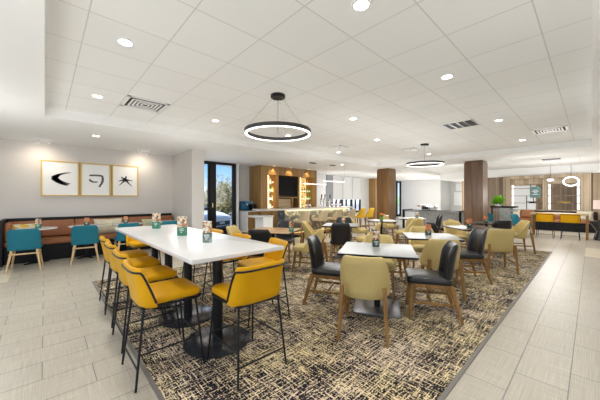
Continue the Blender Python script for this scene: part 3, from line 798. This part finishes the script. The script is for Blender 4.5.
# framed art
def art(x0, x1, marks, lb):
    z0, z1 = 1.44, 2.30
    t = thing('framed_print', lb, 'framed art', ((x0+x1)/2, WY, z0), 0, 'framed prints above the banquette')
    w = (x1-x0)/2; h = z1-z0; fr = .028
    f = MB(); f.box(-w, w, -.045, 0, 0, fr); f.box(-w, w, -.045, 0, h-fr, h); f.box(-w, -w+fr, -.045, 0, fr, h-fr); f.box(w-fr, w, -.045, 0, fr, h-fr)
    f.build('frame', 'gold', t)
    B(-w+fr, w-fr, -.025, 0, fr, h-fr).build('paper', 'mat_board', t)
    m = MB()
    for pl in marks: m.poly(pl, -.0285, -.0252, axis='y')
    m.build('brush_marks', 'ink', t)
def blade(p, q, w0, w1, bow=0, n=8):
    p, q = Vector(p), Vector(q); d = (q-p); nn = Vector((-d.y, d.x)).normalized(); A = []; Bq = []
    for i in range(n+1):
        s = i/n; c = p+d*s+nn*bow*4*s*(1-s); w = (w0+(w1-w0)*s)/2
        A.append(tuple(c+nn*w)); Bq.append(tuple(c-nn*w))
    return A+Bq[::-1]
cz = .44
m1 = []
for i in range(5):
    o_ = i*.022
    m1.append(blade((-.16+o_*.9, cz+.0), (.20-i*.03, cz+.15-o_*.35), .07, .008, .03))
    m1.append(blade((-.16+o_*.9, cz+.0), (.13+i*.015, cz-.18+o_*.6), .065, .008, -.03))
art(-.07, .64, m1, 'gold framed print with a dark swept arrow shaped brush mark, left of three')
m2 = [blade((-.14, cz+.10), (.14, cz+.10), .04, .045, .01), blade((.13, cz+.11), (.10, cz-.14), .05, .05, .03), blade((.10, cz-.14), (.07, cz-.19), .03, .06),
      blade((-.14, cz+.0), (-.02, cz-.07), .05, .04, -.02), blade((-.02, cz-.07), (.04, cz-.06), .04, .02)]
art(.665, 1.31, m2, 'gold framed print with a bent hook shaped brush mark, middle of three')
m3 = [blade((-.16, cz-.02), (.0, cz+.03), .015, .07), blade((.0, cz+.03), (.02, cz+.13), .06, .03), blade((0, cz+.02), (.18, cz-.0), .06, .01), blade((.0, cz+.02), (-.15, cz-.14), .06, .01), blade((.0, cz+.02), (.16, cz-.16), .06, .01), blade((-.10, cz+.09), (.05, cz+.0), .03, .06)]
art(1.335, 1.97, m3, 'gold framed print with a star like splash of brush strokes, right of three')

# ------------------------------------------------------------------ bar
t = thing('bar_back_cabinet', 'tall wooden bar back cabinet with lit bottle shelves and television niche', 'cabinet', (0, 0, 0))
X0, X1, YF, YB = 6.32, 9.56, 9.05, 9.88
o = MB()
o.box(X0, X1, YB-.04, YB, 0, ZL-.01)
o.box(X0, 6.66, YF, YB-.04, 0, ZL-.01); o.box(9.36, X1, YF, YB-.04, 0, ZL-.01)
o.box(6.66, 9.36, YF, YB-.04, 2.36, ZL-.01); o.box(7.14, 7.22, YF, YB-.04, .9, 2.36); o.box(8.36, 8.46, YF, YB-.04, .9, 2.36)
o.build('carcass', 'wood_bar', t)
o = MB(); o.box(6.66, 9.36, YF-.0, YB-.04, 0, .9, bev=.004); o.build('lower_cupboard', 'wood_bar', t)
o = MB(); o.box(7.22, 8.36, YF+.0, YB-.3, 1.40, 1.44); o.box(8.0, 8.04, YF, YB-.3, .9, 1.40); o.build('niche_shelf', 'wood_bar', t)
o = MB(); o.box(7.22, 8.0, YF+.1, YB-.3, .9, 1.36); o.build('pale_panel', 'wood_pale', t)
o = MB(); o.box(7.22, 8.36, YB-.34, YB-.3, 1.44, 2.36); o.build('niche_back', 'wood_bar', t)
for nm, (a, b_) in (('left', (6.66, 7.14)), ('right', (8.46, 9.36))):
    B(a+.0, a+.06, YF+.02, YF+.06, .95, 2.34).build('light_strip', 'lit_warm', t)
    mat('back_glow', (.8, .6, .3), .6, emis=(1, .68, .25), es=.22) if 'back_glow' not in M else None
    B(a, b_, YB-.3, YB-.28, .9, 2.36).build('shelf_back', 'back_glow', t)
    for z in (.92, 1.27, 1.62, 1.97): B(a, b_, YF+.02, YB-.3, z, z+.015).build('shelf', 'clear_glass', t)
    l = bpy.data.lights.new('lamp', 'AREA'); l.energy = 2; l.size = .1; l.shape = 'RECTANGLE'; l.size_y = 1.3; l.color = (1, .75, .4)
    lo = bpy.data.objects.new('lamp', l); COL.objects.link(lo); lo.location = ((a+b_)/2, YF+.05, 1.65); lo.rotation_euler = (R(90), 0, 0); lo.parent = t
for x in (6.9, 7.8, 8.9):
    d_ = MB().lathe([(.001, -.01), (.035, -.01), (.035, 0), (.001, 0)], x, YF-.12, 16); d_ = d_.xf(Matrix.Translation((0, 0, ZL))).build('cabinet_downlight', 'lit_warm', t)
    l = bpy.data.lights.new('lamp', 'SPOT'); l.energy = 7; l.spot_size = R(85); l.spot_blend = .8; l.shadow_soft_size = .02; l.color = (1, .72, .35)
    lo = bpy.data.objects.new('lamp', l); COL.objects.link(lo); lo.location = (x, YF-.16, ZL-.03); lo.rotation_euler = (R(22), 0, 0); lo.parent = t
# bottles
bc = [mat('bottle_amber', (.45, .16, .02), .15), mat('bottle_green', (.05, .35, .06), .15), mat('bottle_clear', (.75, .78, .72), .12), mat('bottle_red', (.35, .05, .03), .2), mat('bottle_dark', (.03, .03, .03), .15), mat('bottle_gold', (.75, .5, .1), .2)]
def bottle(h, r, m, cap):
    o = MB().lathe([(.001, 0), (r, .004), (r, h*.55), (r*.9, h*.62), (r*.32, h*.76), (r*.30, h*.93)], n=14)
    b_ = o.build('liquor_bottle', m)
    c = MB().lathe([(r*.36, h*.92), (r*.36, h), (.001, h)], n=12).build('cap', cap, b_)
    l = MB().lathe([(r*1.01, h*.18), (r*1.01, h*.45)], n=14).build('paper_label', 'mat_board', b_)
    return b_
protos = [bottle(.28, .035, m.name, 'black') for m in bc]
for p in protos: p['category'] = 'bottle'
first = set()
def put_bottle(i, x, y, z, lb, grp):
    p = protos[i]
    if i not in first:
        first.add(i); p.location = (x, y, z); p['label'] = lb; p['group'] = grp; return
    dup(p, (x, y, z), 0, lb, grp)
cn = ['amber', 'green', 'clear', 'red', 'black', 'golden']
rows = ['bottom', 'second', 'third', 'top']
for side, (a, b_) in (('left', (6.66, 7.14)), ('right', (8.46, 9.36))):
    for q, z in enumerate((.935, 1.285, 1.635, 1.985)):
        k = 4 if side == 'left' else 6
        for j in range(k):
            x = a+.12+(b_-a-.18)*j/(k-1)+random.uniform(-.02, .02); i = random.choice((0, 1, 1, 2, 5, 4, 3))
            put_bottle(i, x, YF+.22+random.uniform(-.05, .05), z, '%s liquor bottle on the %s lit shelf %s of the television' % (cn[i], rows[q], side), 'liquor bottles on the lit bar shelves')
tv = thing('television', 'large black flat television mounted in the wooden bar back', 'television', (7.79, YF+.10, 1.50))
B(-.56, .56, -.05, .0, 0, .80, bev=.006).build('screen_housing', 'black', tv); B(-.55, .55, -.0515, -.0505, .01, .79).build('screen', 'screen_black', tv)
B(-.2, .2, .0, .39, .2, .6).build('wall_mount', 'black', tv)
# bar counter
t = thing('bar_counter', 'long bar counter with dark veined stone front and pale top lit beneath', 'bar counter', (0, 0, 0))
MB().box(4.97, 9.5, 6.85, 7.6, .99, 1.04, bev=.004).build('countertop', 'top_wood', t).data.materials[0] = mat('bar_top', (.55, .50, .43), .3, var=.05)
B(5.95, 9.45, 7.12, 7.5, .1, .99).build('stone_front', 'dark_marble', t)
B(5.95, 9.45, 7.17, 7.5, 0, .1).build('toe_kick', 'black', t)
B(6.0, 9.4, 7.04, 7.07, .96, .99).build('light_strip', 'lit_warm', t)
l = bpy.data.lights.new('lamp', 'AREA'); l.energy = 10; l.shape = 'RECTANGLE'; l.size = 3.4; l.size_y = .05; l.color = (1, .8, .5)
lo = bpy.data.objects.new('lamp', l); COL.objects.link(lo); lo.location = (7.7, 7.0, .95); lo.rotation_euler = (R(20), 0, 0); lo.parent = t
MB().tube([(6.0, 6.98, .2), (9.4, 6.98, .2)], .02).build('foot_rail', 'brass', t)
t = thing('low_bar_counter', 'lower white panelled counter joined to the left end of the bar', 'counter', (0, 0, 0))
B(4.62, 5.35, 6.95, 7.5, .80, .84, bev=.004).build('countertop', 'wall_mid', t)
B(4.98, 5.35, 7.0, 7.45, 0, .80).build('side_panel', 'wall_white', t)
# bar top goods
def tap(x, y, lb):
    t = thing('beer_tap', lb, 'beer tap', (x, y, 1.04), 0, 'chrome beer taps on the bar')
    MB().lathe([(.001, 0), (.06, 0), (.06, .02), (.035, .03), (.035, .30), (.04, .34), (.001, .36)]).build('tower', 'chrome', t)
    MB().tube([(0, -.03, .26), (0, -.10, .25), (0, -.12, .20)], .014).build('spout', 'chrome', t)
    MB().tube([(0, -.03, .30), (0, -.05, .50)], .012, 10, .026).build('tap_handle', 'black', t)
tap(7.95, 7.3, 'left chrome beer tap tower on the bar'); tap(8.2, 7.35, 'middle chrome beer tap tower on the bar'); tap(8.45, 7.3, 'right chrome beer tap tower on the bar')
for k, (x, y, i) in enumerate([(8.75, 7.4, 4), (8.95, 7.35, 3), (9.05, 7.45, 4), (9.15, 7.3, 4), (9.28, 7.38, 3), (7.3, 7.45, 3), (7.42, 7.4, 4)]):
    put_bottle(i, x, y, 1.04, cn[i]+' bottle standing on the bar top, '+('right of the taps' if k < 5 else 'left of the taps'), 'bottles on the bar top')
for k, (x, lb) in enumerate([(6.15, 'first from the left'), (7.05, 'second from the left'), (7.85, 'third from the left'), (8.68, 'fourth from the left')]):
    place('barbeige', x, 6.5, PI/2, 'beige bar stool with wood legs at the bar, '+lb)
for k, (x, lb) in enumerate([(9.35, 'left of the two'), (9.98, 'right of the two')]):
    place('baryellow', x, 6.5, PI/2, 'yellow bar stool past the beige ones, '+lb)
# coffee station
t = thing('coffee_cabinet', 'white sided wood fronted cabinet for coffee left of the bar back', 'cabinet', (0, 0, 0))
B(5.72, 6.26, 9.07, 9.88, 0, .86).build('carcass', 'wood_bar', t); B(5.70, 5.72, 9.05, 9.88, 0, .86).build('side_panel', 'wall_white', t)
B(5.68, 6.28, 9.03, 9.88, .86, .90, bev=.003).build('countertop', 'white_quartz', t)
t = thing('coffee_machine', 'glossy blue lit coffee machine on the cabinet by the entrance', 'coffee machine', (5.85, 9.45, .90))
B(-.15, .15, -.25, .2, 0, .04, bev=.006).build('drip_tray', 'black', t); B(-.15, .15, -.02, .2, .04, .38, bev=.01).build('machine_body', 'espresso_blue', t)
B(-.15, .15, -.22, -.02, .27, .38, bev=.01).build('brew_head', 'espresso_blue', t); MB().tube([(0, -.14, .27), (0, -.14, .22)], .02).build('spout', 'chrome', t)
t = thing('coffee_grinder', 'black and chrome coffee grinder right of the blue coffee machine', 'coffee grinder', (6.13, 9.4, .90))
B(-.10, .10, -.14, .12, 0, .24, bev=.02).build('machine_body', 'black', t); MB().lathe([(.05, .24), (.08, .36), (.001, .37)]).build('hopper', 'chrome', t)

# ------------------------------------------------------------------ buffet
t = thing('buffet_counter', 'grey stone fronted buffet counter framed in black', 'counter', (0, 0, 0))
bxx = 12.4
B(bxx, bxx+.75, 3.75, 5.35, .12, .78).build('stone_front', 'grey_stone', t)
B(bxx+.03, bxx+.7, 3.78, 5.35, 0, .12).build('toe_kick', 'black', t)
B(bxx-.02, bxx+.78, 5.35, 5.6, .0, .78).build('white_end', 'wall_white', t)
o = MB(); o.box(bxx-.05, bxx+.8, 3.70, 6.0, .78, .83, bev=.003); o.build('countertop', 'top_grey', t)
o = MB(); o.box(bxx-.09, bxx-.05, 3.62, 6.1, .84, .87); o.box(bxx-.09, bxx-.05, 3.62, 3.70, .0, .87); o.box(bxx-.09, bxx-.05, 6.0, 6.1, 0, .87); o.box(bxx-.09, bxx+.8, 3.62, 3.70, .84, .87)
o.box(bxx-.09, bxx+.8, 6.0, 6.1, .84, .87); o.build('black_frame', 'black', t)
t = thing('toaster', 'chrome commercial toaster on the buffet counter', 'toaster', (12.75, 5.05, .83), R(-30))
B(-.2, .2, -.3, .3, .03, .28, bev=.03).build('toaster_body', 'chrome', t); B(-.21, -.2, -.2, .2, .06, .18).build('front_slot', 'black', t)
o = MB()
for sx in (-.15, .15):
    for sy in (-.25, .25): o.lathe([(.02, 0), (.02, .03)], sx, sy, 10)
o.build('feet', 'black', t)
t = thing('drink_dispenser', 'small dispenser with red top beside the chrome toaster', 'dispenser', (12.7, 5.5, .83))
MB().lathe([(.001, 0), (.09, 0), (.08, .18), (.001, .19)]).build('container', 'clear_glass', t); MB().lathe([(.085, .18), (.08, .24), (.001, .25)]).build('lid', 'bottle_red', t)
for k, (y0, y1, z0, z1, lb) in enumerate([(6.2, 7.1, .85, 1.85, 'large white board on the far grey wall'), (6.2, 6.95, 1.95, 2.5, 'small white board above the large one on the far wall')]):
    tag(B(22.46, 22.5, y0, y1, z0, z1, bev=.004).build('white_board', 'mat_board'), lb, 'board')

# ------------------------------------------------------------------ lounge
t = thing('shelf_screen', 'tall open wooden screen with shelves and lit strips behind the sofa', 'screen', (0, 0, 0))
o = MB()
for y0, y1 in ((2.76, 3.05), (1.40, 1.56), (.02, .34)): o.box(SX-.15, SX+.15, y0, y1, 0, 2.47)
o.box(SX-.15, SX+.15, .34, 1.40, 2.33, 2.47); o.box(SX-.15, SX+.15, 1.56, 2.76, 2.33, 2.47)
o.box(SX-.15, SX+.15, .34, 1.40, 0, .85); o.box(SX-.15, SX+.15, 1.56, 2.76, 0, .85)
o.box(SX+.0, SX+.1, .34, 1.40, 2.05, 2.33); o.box(SX, SX+.1, 1.56, 2.76, 2.05, 2.33)
o.build('screen_frame', 'wood_screen', t)
o = MB()
for z in (1.15, 1.50, 1.85):
    o.box(SX-.1, SX+.02, .34, 1.40, z, z+.02); o.box(SX-.1, SX+.02, 1.56, 2.76, z, z+.02)
for y, z0, z1 in ((2.0, 1.5, 2.05), (2.15, .85, 1.5), (1.9, 1.15, 1.5), (.95, 1.15, 2.05), (.6, .85, 1.15), (1.15, 1.85, 2.05)): o.box(SX-.1, SX+.02, y-.012, y+.012, z0, z1)
o.build('shelf_lattice', 'wood_dark', t)
for y in (2.70, 1.34, .41): B(SX+.05, SX+.09, y-.04, y+.04, .87, 2.05).build('light_strip', 'lit_dim', t)
tag(B(SX+1.2, SX+1.25, 1.95, 3.1, .8, 2.05).build('menu_board', 'lit_panel'), 'white backlit board behind the left shelf screen bay', 'board').data
B(SX+1.19, SX+1.3, 2.45, 2.6, 0, .8).build('x', 'wood_dark').name = 'board_post'
bpy.data.objects['board_post'].parent = bpy.data.objects['menu_board']
sg = thing('wall_sign', 'small dark teal sign with pale lettering in the shelf screen', 'sign', (SX-.12, 1.82, 1.42))
B(-.03, .0, -.20, .20, 0, .52).build('sign_panel', 'sign_teal', sg)
o = MB()
for z, a in ((.34, .09), (.28, .12), (.22, .06), (.14, .10)): o.box(-.033, -.03, -a, a, z, z+.025)
o.build('lettering', 'mat_board', sg)
B(0, .12, -.02, .02, .45, .52).build('bracket', 'black', sg)
def disc_light(y, z, r, lb, ring):
    t = thing('ring_lamp' if ring else 'globe_lamp', lb, 'lamp', (SX-.4, y, z))
    if ring:
        n = 40; secs = []
        for k in range(n):
            a = 2*PI*k/n; secs.append([(.03*dx, (r+.024*dr)*math.cos(a), (r*.78+.024*dr)*math.sin(a)) for dx, dr in ((-1, 0), (0, 1), (1, 0), (0, -1))])
        MB().loft(secs, ring=True).build('light_ring', 'lit_soft', t)
        MB().tube([(0, 0, r*.78), (0, 0, 2.86-z)], .006).build('cable', 'black', t)
    else:
        MB().lathe([(.001, -.06), (.08, -.05), (.13, 0), (.10, .06), (.001, .08)]).build('glass_globe', 'lit_dim', t)
        MB().tube([(0, 0, .08), (0, 0, 2.86-z)], .006).build('cable', 'black', t)
disc_light(.62, 2.12, .24, 'glowing oval ring lamp hanging in front of the shelf screen', True)
disc_light(1.28, 2.2, .12, 'small round lamp hanging left of the oval ring lamp', False)
# decor on screen shelves
for y, z, s, m, lb in ((1.95, 1.17, .3, 'bottle_dark', 'dark boat shaped bowl on the left bay shelf of the screen'), (.85, 1.17, .3, 'bottle_gold', 'golden boat shaped bowl on the right bay shelf of the screen')):
    o = MB().lathe([(.001, 0), (.05, .0), (.12, .05), (.13, .07), (.11, .055), (.001, .02)], n=24, sy=1.7); b_ = o.build('decor_bowl', m); b_.location = (SX-.05, y, z+.0); tag(b_, lb, 'bowl')
# sofa
t = thing('lounge_sofa', 'long brown leather sofa with black base and dark rail before the screen', 'sofa', (0, 0, 0))
sx0, sx1, sy0, sy1 = 15.9, 16.75, -.1, 2.9
B(sx0+.05, sx1, sy0, sy1, 0, .36).build('plinth', 'black', t)
o = MB(); o.box(sx1-.1, sx1, sy0, sy1, .36, .82); o.box(sx0, sx1, sy0-.06, sy0, 0, .82); o.build('back_rail', 'black', t)
for i in range(3):
    a = sy0+i*1.0+.005; b_ = a+.99
    MB().pad((sx0+sx1-.1)/2, (a+b_)/2, sx1-.1-sx0, b_-a, .36, .48, .03, .03).build('seat_cushion', 'brown_leather', t)
    MB().box(sx1-.24, sx1-.1, a, b_, .47, .76, bev=.03).build('back_cushion', 'brown_leather', t)
def vp(y, w, m, lb):
    o = pillow(16.35, y, w, .38, m, lb, 75, -PI/2, z=.48); return o
vp(2.55, .5, 'pillow_cream', 'cream pillow at the left end of the lounge sofa'); vp(2.05, .5, 'brown_leather', 'brown leather pillow beside the cream one on the lounge sofa'); vp(.2, .5, 'pillow_cream', 'pale pillow at the right end of the lounge sofa')
# communal table of the lounge with yellow stools
t = thing('lounge_communal_table', 'counter height wooden table in the lounge with yellow stools', 'table', (13.4, .83, 0))
B(-.35, .35, -.76, .73, .80, .86, bev=.004).build('tabletop', 'wood_pale', t)
for sx in (-.3, .3):
    for sy in (-.72, .69): B(sx-.032, sx+.032, sy-.032, sy+.032, 0, .80).build('leg', 'wood_leg', t)
def lstool(y, lb, x=12.95, f=0):
    s = dup(used['stool'], (x, y, 0), f-PI/2, lb, 'yellow stools at the lounge communal table'); return s
lstool(1.13, 'yellow stool left of two at the lounge communal table'); lstool(.50, 'yellow stool right of two at the lounge communal table')
# side table and lamp at the right edge
t = thing('side_table', 'black drum side table at the far right edge under a lamp', 'side table', (13.45, -.22, 0))
MB().lathe([(.001, 0), (.20, 0), (.20, .02), (.13, .3), (.26, .52), (.27, .56), (.27, .60), (.001, .60)]).build('drum_base', 'black_gloss', t)
MB().lathe([(.001, .60), (.30, .60), (.30, .63), (.001, .63)]).build('tabletop', 'black_gloss', t)
t = thing('table_lamp', 'table lamp with pinkish shade on the black side table', 'lamp', (13.45, -.22, .63))
MB().lathe([(.001, 0), (.10, 0), (.10, .02), (.02, .04), (.02, .40)]).build('lamp_base', 'black', t)
MB().lathe([(.20, .40), (.19, .70), (.185, .70), (.195, .40)]).build('lamp_shade', 'lamp_shade', t)
# planter cabinet with plant
t = thing('planter_cabinet', 'grey cabinet with black top holding the bright green plant', 'cabinet', (13.3, 2.36, 0))
B(-.3, .3, -.22, .12, .0, 1.02).build('carcass', 'grey_stone', t); B(-.3, -.26, .34, .38, .0, 1.02).build('post', 'black', t); B(-.28, .28, -.36, .40, .88, .96).build('lower_shelf', 'grey_stone', t); B(-.32, .32, -.38, .42, 1.02, 1.08, bev=.004).build('countertop', 'black', t)
t = thing('potted_plant', 'leafy bright green plant in a white pot on the grey cabinet', 'plant', (13.2, 2.55, 1.08))
MB().lathe([(.001, 0), (.10, 0), (.12, .09), (.105, .09), (.001, .07)]).build('pot', 'white_plastic', t)
g = MB()
for k in range(110):
    a = random.random()*2*PI; L2 = random.uniform(.25, .55); el = random.uniform(.1, 1.4)
    p0 = Vector((0, 0, .07)); d1 = Vector((math.cos(a)*math.cos(el), math.sin(a)*math.cos(el), math.sin(el)))
    p1 = p0+d1*L2*.6; p2 = p1+(d1+Vector((0, 0, -.5)))*L2*.4
    s = d1.cross(Vector((0, 0, 1))).normalized()*.05
    v = [g.b.verts.new(q) for q in (p0+s*.2, p0-s*.2, p1-s, p1+s, p2)]
    g.b.faces.new((v[0], v[1], v[2], v[3])); g.b.faces.new((v[3], v[2], v[4]))
g.build('foliage', 'leaf_bright', t)
for x, y, f, lb in [(12.35, 2.75, 200, 'teal lounge chair beside the grey planter cabinet'), (12.5, 1.72, 250, 'teal chair with pale wood legs between sofa and dining chairs')]:
    s = place('teal', x, y, R(f), lb); s['group'] = 'teal chairs in the lounge'
# ------------------------------------------------------------------ outside
struct('ground', B(-20, 60, 10.4, 80, -.3, -.15), 'asphalt')
struct('ground_walk', B(2.5, 5.3, 9.52, 10.4, -.3, -.01), 'asphalt')
def car():
    t = thing('car', 'white parked car seen through the entrance glass', 'car', (4.85, 13.25, -.15), R(-66))
    # long axis x (front at +x), stations: (x, half width, z floor, z belt/top)
    def sec(x, w, z0, z1, rf):
        return [(x, -w*.9, z0), (x, -w, z0+.12), (x, -w, z1-rf), (x, -w+rf, z1), (x, w-rf, z1), (x, w, z1-rf), (x, w, z0+.12), (x, w*.9, z0)]
    b_ = MB(); b_.loft([sec(x, w, z0, z1, .10) for x, w, z0, z1 in ((2.2, .62, .25, .55), (2.12, .80, .2, .72), (1.7, .88, .18, .84), (.95, .90, .18, .98), (-.5, .91, .18, 1.0), (-1.6, .90, .18, 1.0), (-2.2, .82, .22, .95), (-2.3, .7, .3, .8))])
    b_.build('car_body', 'car_paint', t)
    c = MB(); c.loft([sec(x, w, .9, z1, .12) for x, w, z1 in ((1.0, .78, .98), (.2, .66, 1.44), (-1.0, .64, 1.48), (-1.9, .72, 1.0))]); c.build('windows', 'car_glass', t)
    r_ = MB(); r_.loft([sec(x, w, 1.36, z1, .05) for x, w, z1 in ((.22, .64, 1.45), (-.4, .65, 1.5), (-1.05, .62, 1.49))]); r_.build('roof', 'car_paint', t)
    B(2.13, 2.23, -.55, .55, .34, .52, bev=.02).build('grille', 'car_dark', t); B(2.22, 2.245, -.17, .17, .40, .50).build('number_plate', 'plate', t)
    B(2.05, 2.22, -.6, .6, .2, .30, bev=.02).build('lower_grille', 'car_dark', t)
    for s in (-1, 1):
        B(1.98, 2.17, s*.66-.13, s*.66+.13, .56, .67, bev=.03).build('headlight', 'chrome', t)
        for x in (1.35, -1.35):
            w_ = MB().lathe([(.001, -.1), (.28, -.1), (.32, -.07), (.32, .07), (.28, .1), (.001, .1)], n=28).xf(Matrix.Translation((x, s*.83, .32)) @ Matrix.Rotation(PI/2, 4, 'X')).build('wheel', 'tyre', t)
            MB().lathe([(.001, -.11), (.2, -.105), (.2, .105), (.001, .11)], n=20).xf(Matrix.Translation((x, s*.83, .32)) @ Matrix.Rotation(PI/2, 4, 'X')).build('hubcap', 'steel', w_)
        MB().lathe([(.001, 0), (.07, .03), (.07, .1), (.001, .13)], .75, s*1.0, 12).xf(Matrix.Translation((0, 0, .95))).build('wing_mirror', 'car_paint', t)
car()
def tree(x, y, h, r, m, lb, seed, n=2600, name='tree', trunk=.10):
    random.seed(seed)
    t = thing(name, lb, 'tree', (x, y, -.15), 0, 'trees outside the entrance')
    MB().tube([(0, 0, 0), (.1, 0, h*.3), (0, .1, h*.6)], trunk, 10, trunk*.5).build('trunk', 'bark', t)
    br = MB()
    for k in range(7):
        a = k*.9; br.tube([(0, 0, h*.3), (r*.4*math.cos(a), r*.4*math.sin(a), h*.55), (r*.7*math.cos(a), r*.7*math.sin(a), h*.75)], trunk*.4, 6, .01)
    br.build('branches', 'bark', t)
    g = MB()
    cl = [(random.gauss(0, .45)*r, random.gauss(0, .45)*r, h*.55+random.gauss(0, .22)*h) for _ in range(22)]
    for k in range(n):
        c = random.choice(cl); s = r*.22
        p = Vector((c[0]+random.gauss(0, s), c[1]+random.gauss(0, s), max(.15, c[2]+random.gauss(0, s))))
        d1 = Vector((random.gauss(0, 1), random.gauss(0, 1), random.gauss(0, 1))).normalized(); d2 = d1.orthogonal().normalized(); z = .11
        v = [g.b.verts.new(q) for q in (p-d1*z, p-d2*z*.5, p+d1*z, p+d2*z*.5)]; g.b.faces.new(v)
    g.build('foliage', m, t)
tree(11.4, 22.2, 2.9, 2.0, 'leaf_dry', 'bushy olive green tree outside beyond the white car', 3, n=5200)
tree(8.4, 26.5, 2.6, 1.2, 'leaf_dry', 'smaller bushy tree outside at the left of the glass door', 5, n=2600)
tree(10.6, 17.9, 1.9, 1.0, 'leaf_brown', 'dark green shrub outside at the right edge of the entrance glass', 8)
tree(25.5, 14.5, 3.6, 1.4, 'leaf_bright', 'bright green tree outside the far window by the warm column', 9)
tree(18.0, 20.5, 3.2, 1.6, 'leaf_dry', 'tree outside below the roller blinds', 12)

# ------------------------------------------------------------------ world and light
w = bpy.data.worlds.new('sky'); scn.world = w; w.use_nodes = True; N = w.node_tree.nodes; L = w.node_tree.links
bg = N['Background']; tc = N.new('ShaderNodeTexCoord'); sp = N.new('ShaderNodeSeparateXYZ'); L.new(tc.outputs['Generated'], sp.inputs[0])
gr = N.new('ShaderNodeValToRGB'); L.new(sp.outputs['Z'], gr.inputs['Fac'])
e = gr.color_ramp.elements; e[0].position = 0; e[0].color = (.46, .53, .58, 1); e[1].position = .3; e[1].color = (.05, .17, .42, 1); x = e.new(.07); x.color = (.22, .38, .60, 1); x = e.new(.16); x.color = (.09, .25, .52, 1)
n = N.new('ShaderNodeTexNoise'); n.inputs['Scale'].default_value = 5; n.inputs['Detail'].default_value = 6
mp = N.new('ShaderNodeMapping'); mp.inputs['Scale'].default_value = (1, 1, 3.5); L.new(tc.outputs['Generated'], mp.inputs['Vector']); L.new(mp.outputs['Vector'], n.inputs['Vector'])
cr_ = N.new('ShaderNodeValToRGB'); cr_.color_ramp.elements[0].position = .5; cr_.color_ramp.elements[1].position = .72; L.new(n.outputs['Fac'], cr_.inputs['Fac'])
mx = N.new('ShaderNodeMix'); mx.data_type = 'RGBA'; L.new(cr_.outputs['Color'], mx.inputs['Factor']); L.new(gr.outputs['Color'], mx.inputs['A']); mx.inputs['B'].default_value = (.55, .56, .58, 1)
L.new(mx.outputs['Result'], bg.inputs['Color']); bg.inputs['Strength'].default_value = 1.0
sun = bpy.data.lights.new('sun', 'SUN'); sun.energy = 2.6; sun.angle = R(3); so = bpy.data.objects.new('sun', sun); COL.objects.link(so); so.rotation_euler = Vector((-.28, -.42, .86)).to_track_quat('Z', 'Y').to_euler()

scn.view_settings.view_transform = 'Standard'; scn.view_settings.look = 'None'; scn.view_settings.gamma = 1; scn.view_settings.use_curve_mapping = False
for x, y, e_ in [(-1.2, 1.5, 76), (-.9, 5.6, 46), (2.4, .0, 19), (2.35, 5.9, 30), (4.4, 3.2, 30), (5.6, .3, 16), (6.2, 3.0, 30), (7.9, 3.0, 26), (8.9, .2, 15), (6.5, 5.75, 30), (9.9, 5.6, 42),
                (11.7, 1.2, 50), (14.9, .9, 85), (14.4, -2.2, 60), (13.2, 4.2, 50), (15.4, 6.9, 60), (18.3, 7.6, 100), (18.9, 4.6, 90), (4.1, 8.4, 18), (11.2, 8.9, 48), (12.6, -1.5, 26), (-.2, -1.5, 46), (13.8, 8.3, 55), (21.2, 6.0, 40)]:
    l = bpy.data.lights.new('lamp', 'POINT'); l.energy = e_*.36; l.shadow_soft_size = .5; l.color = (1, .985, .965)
    lo = bpy.data.objects.new('fill_light', l); COL.objects.link(lo); lo.location = (x, y, 1.5)  # added soft fill without any fitting, evens out the brightness
scn.view_settings.exposure = 1.12
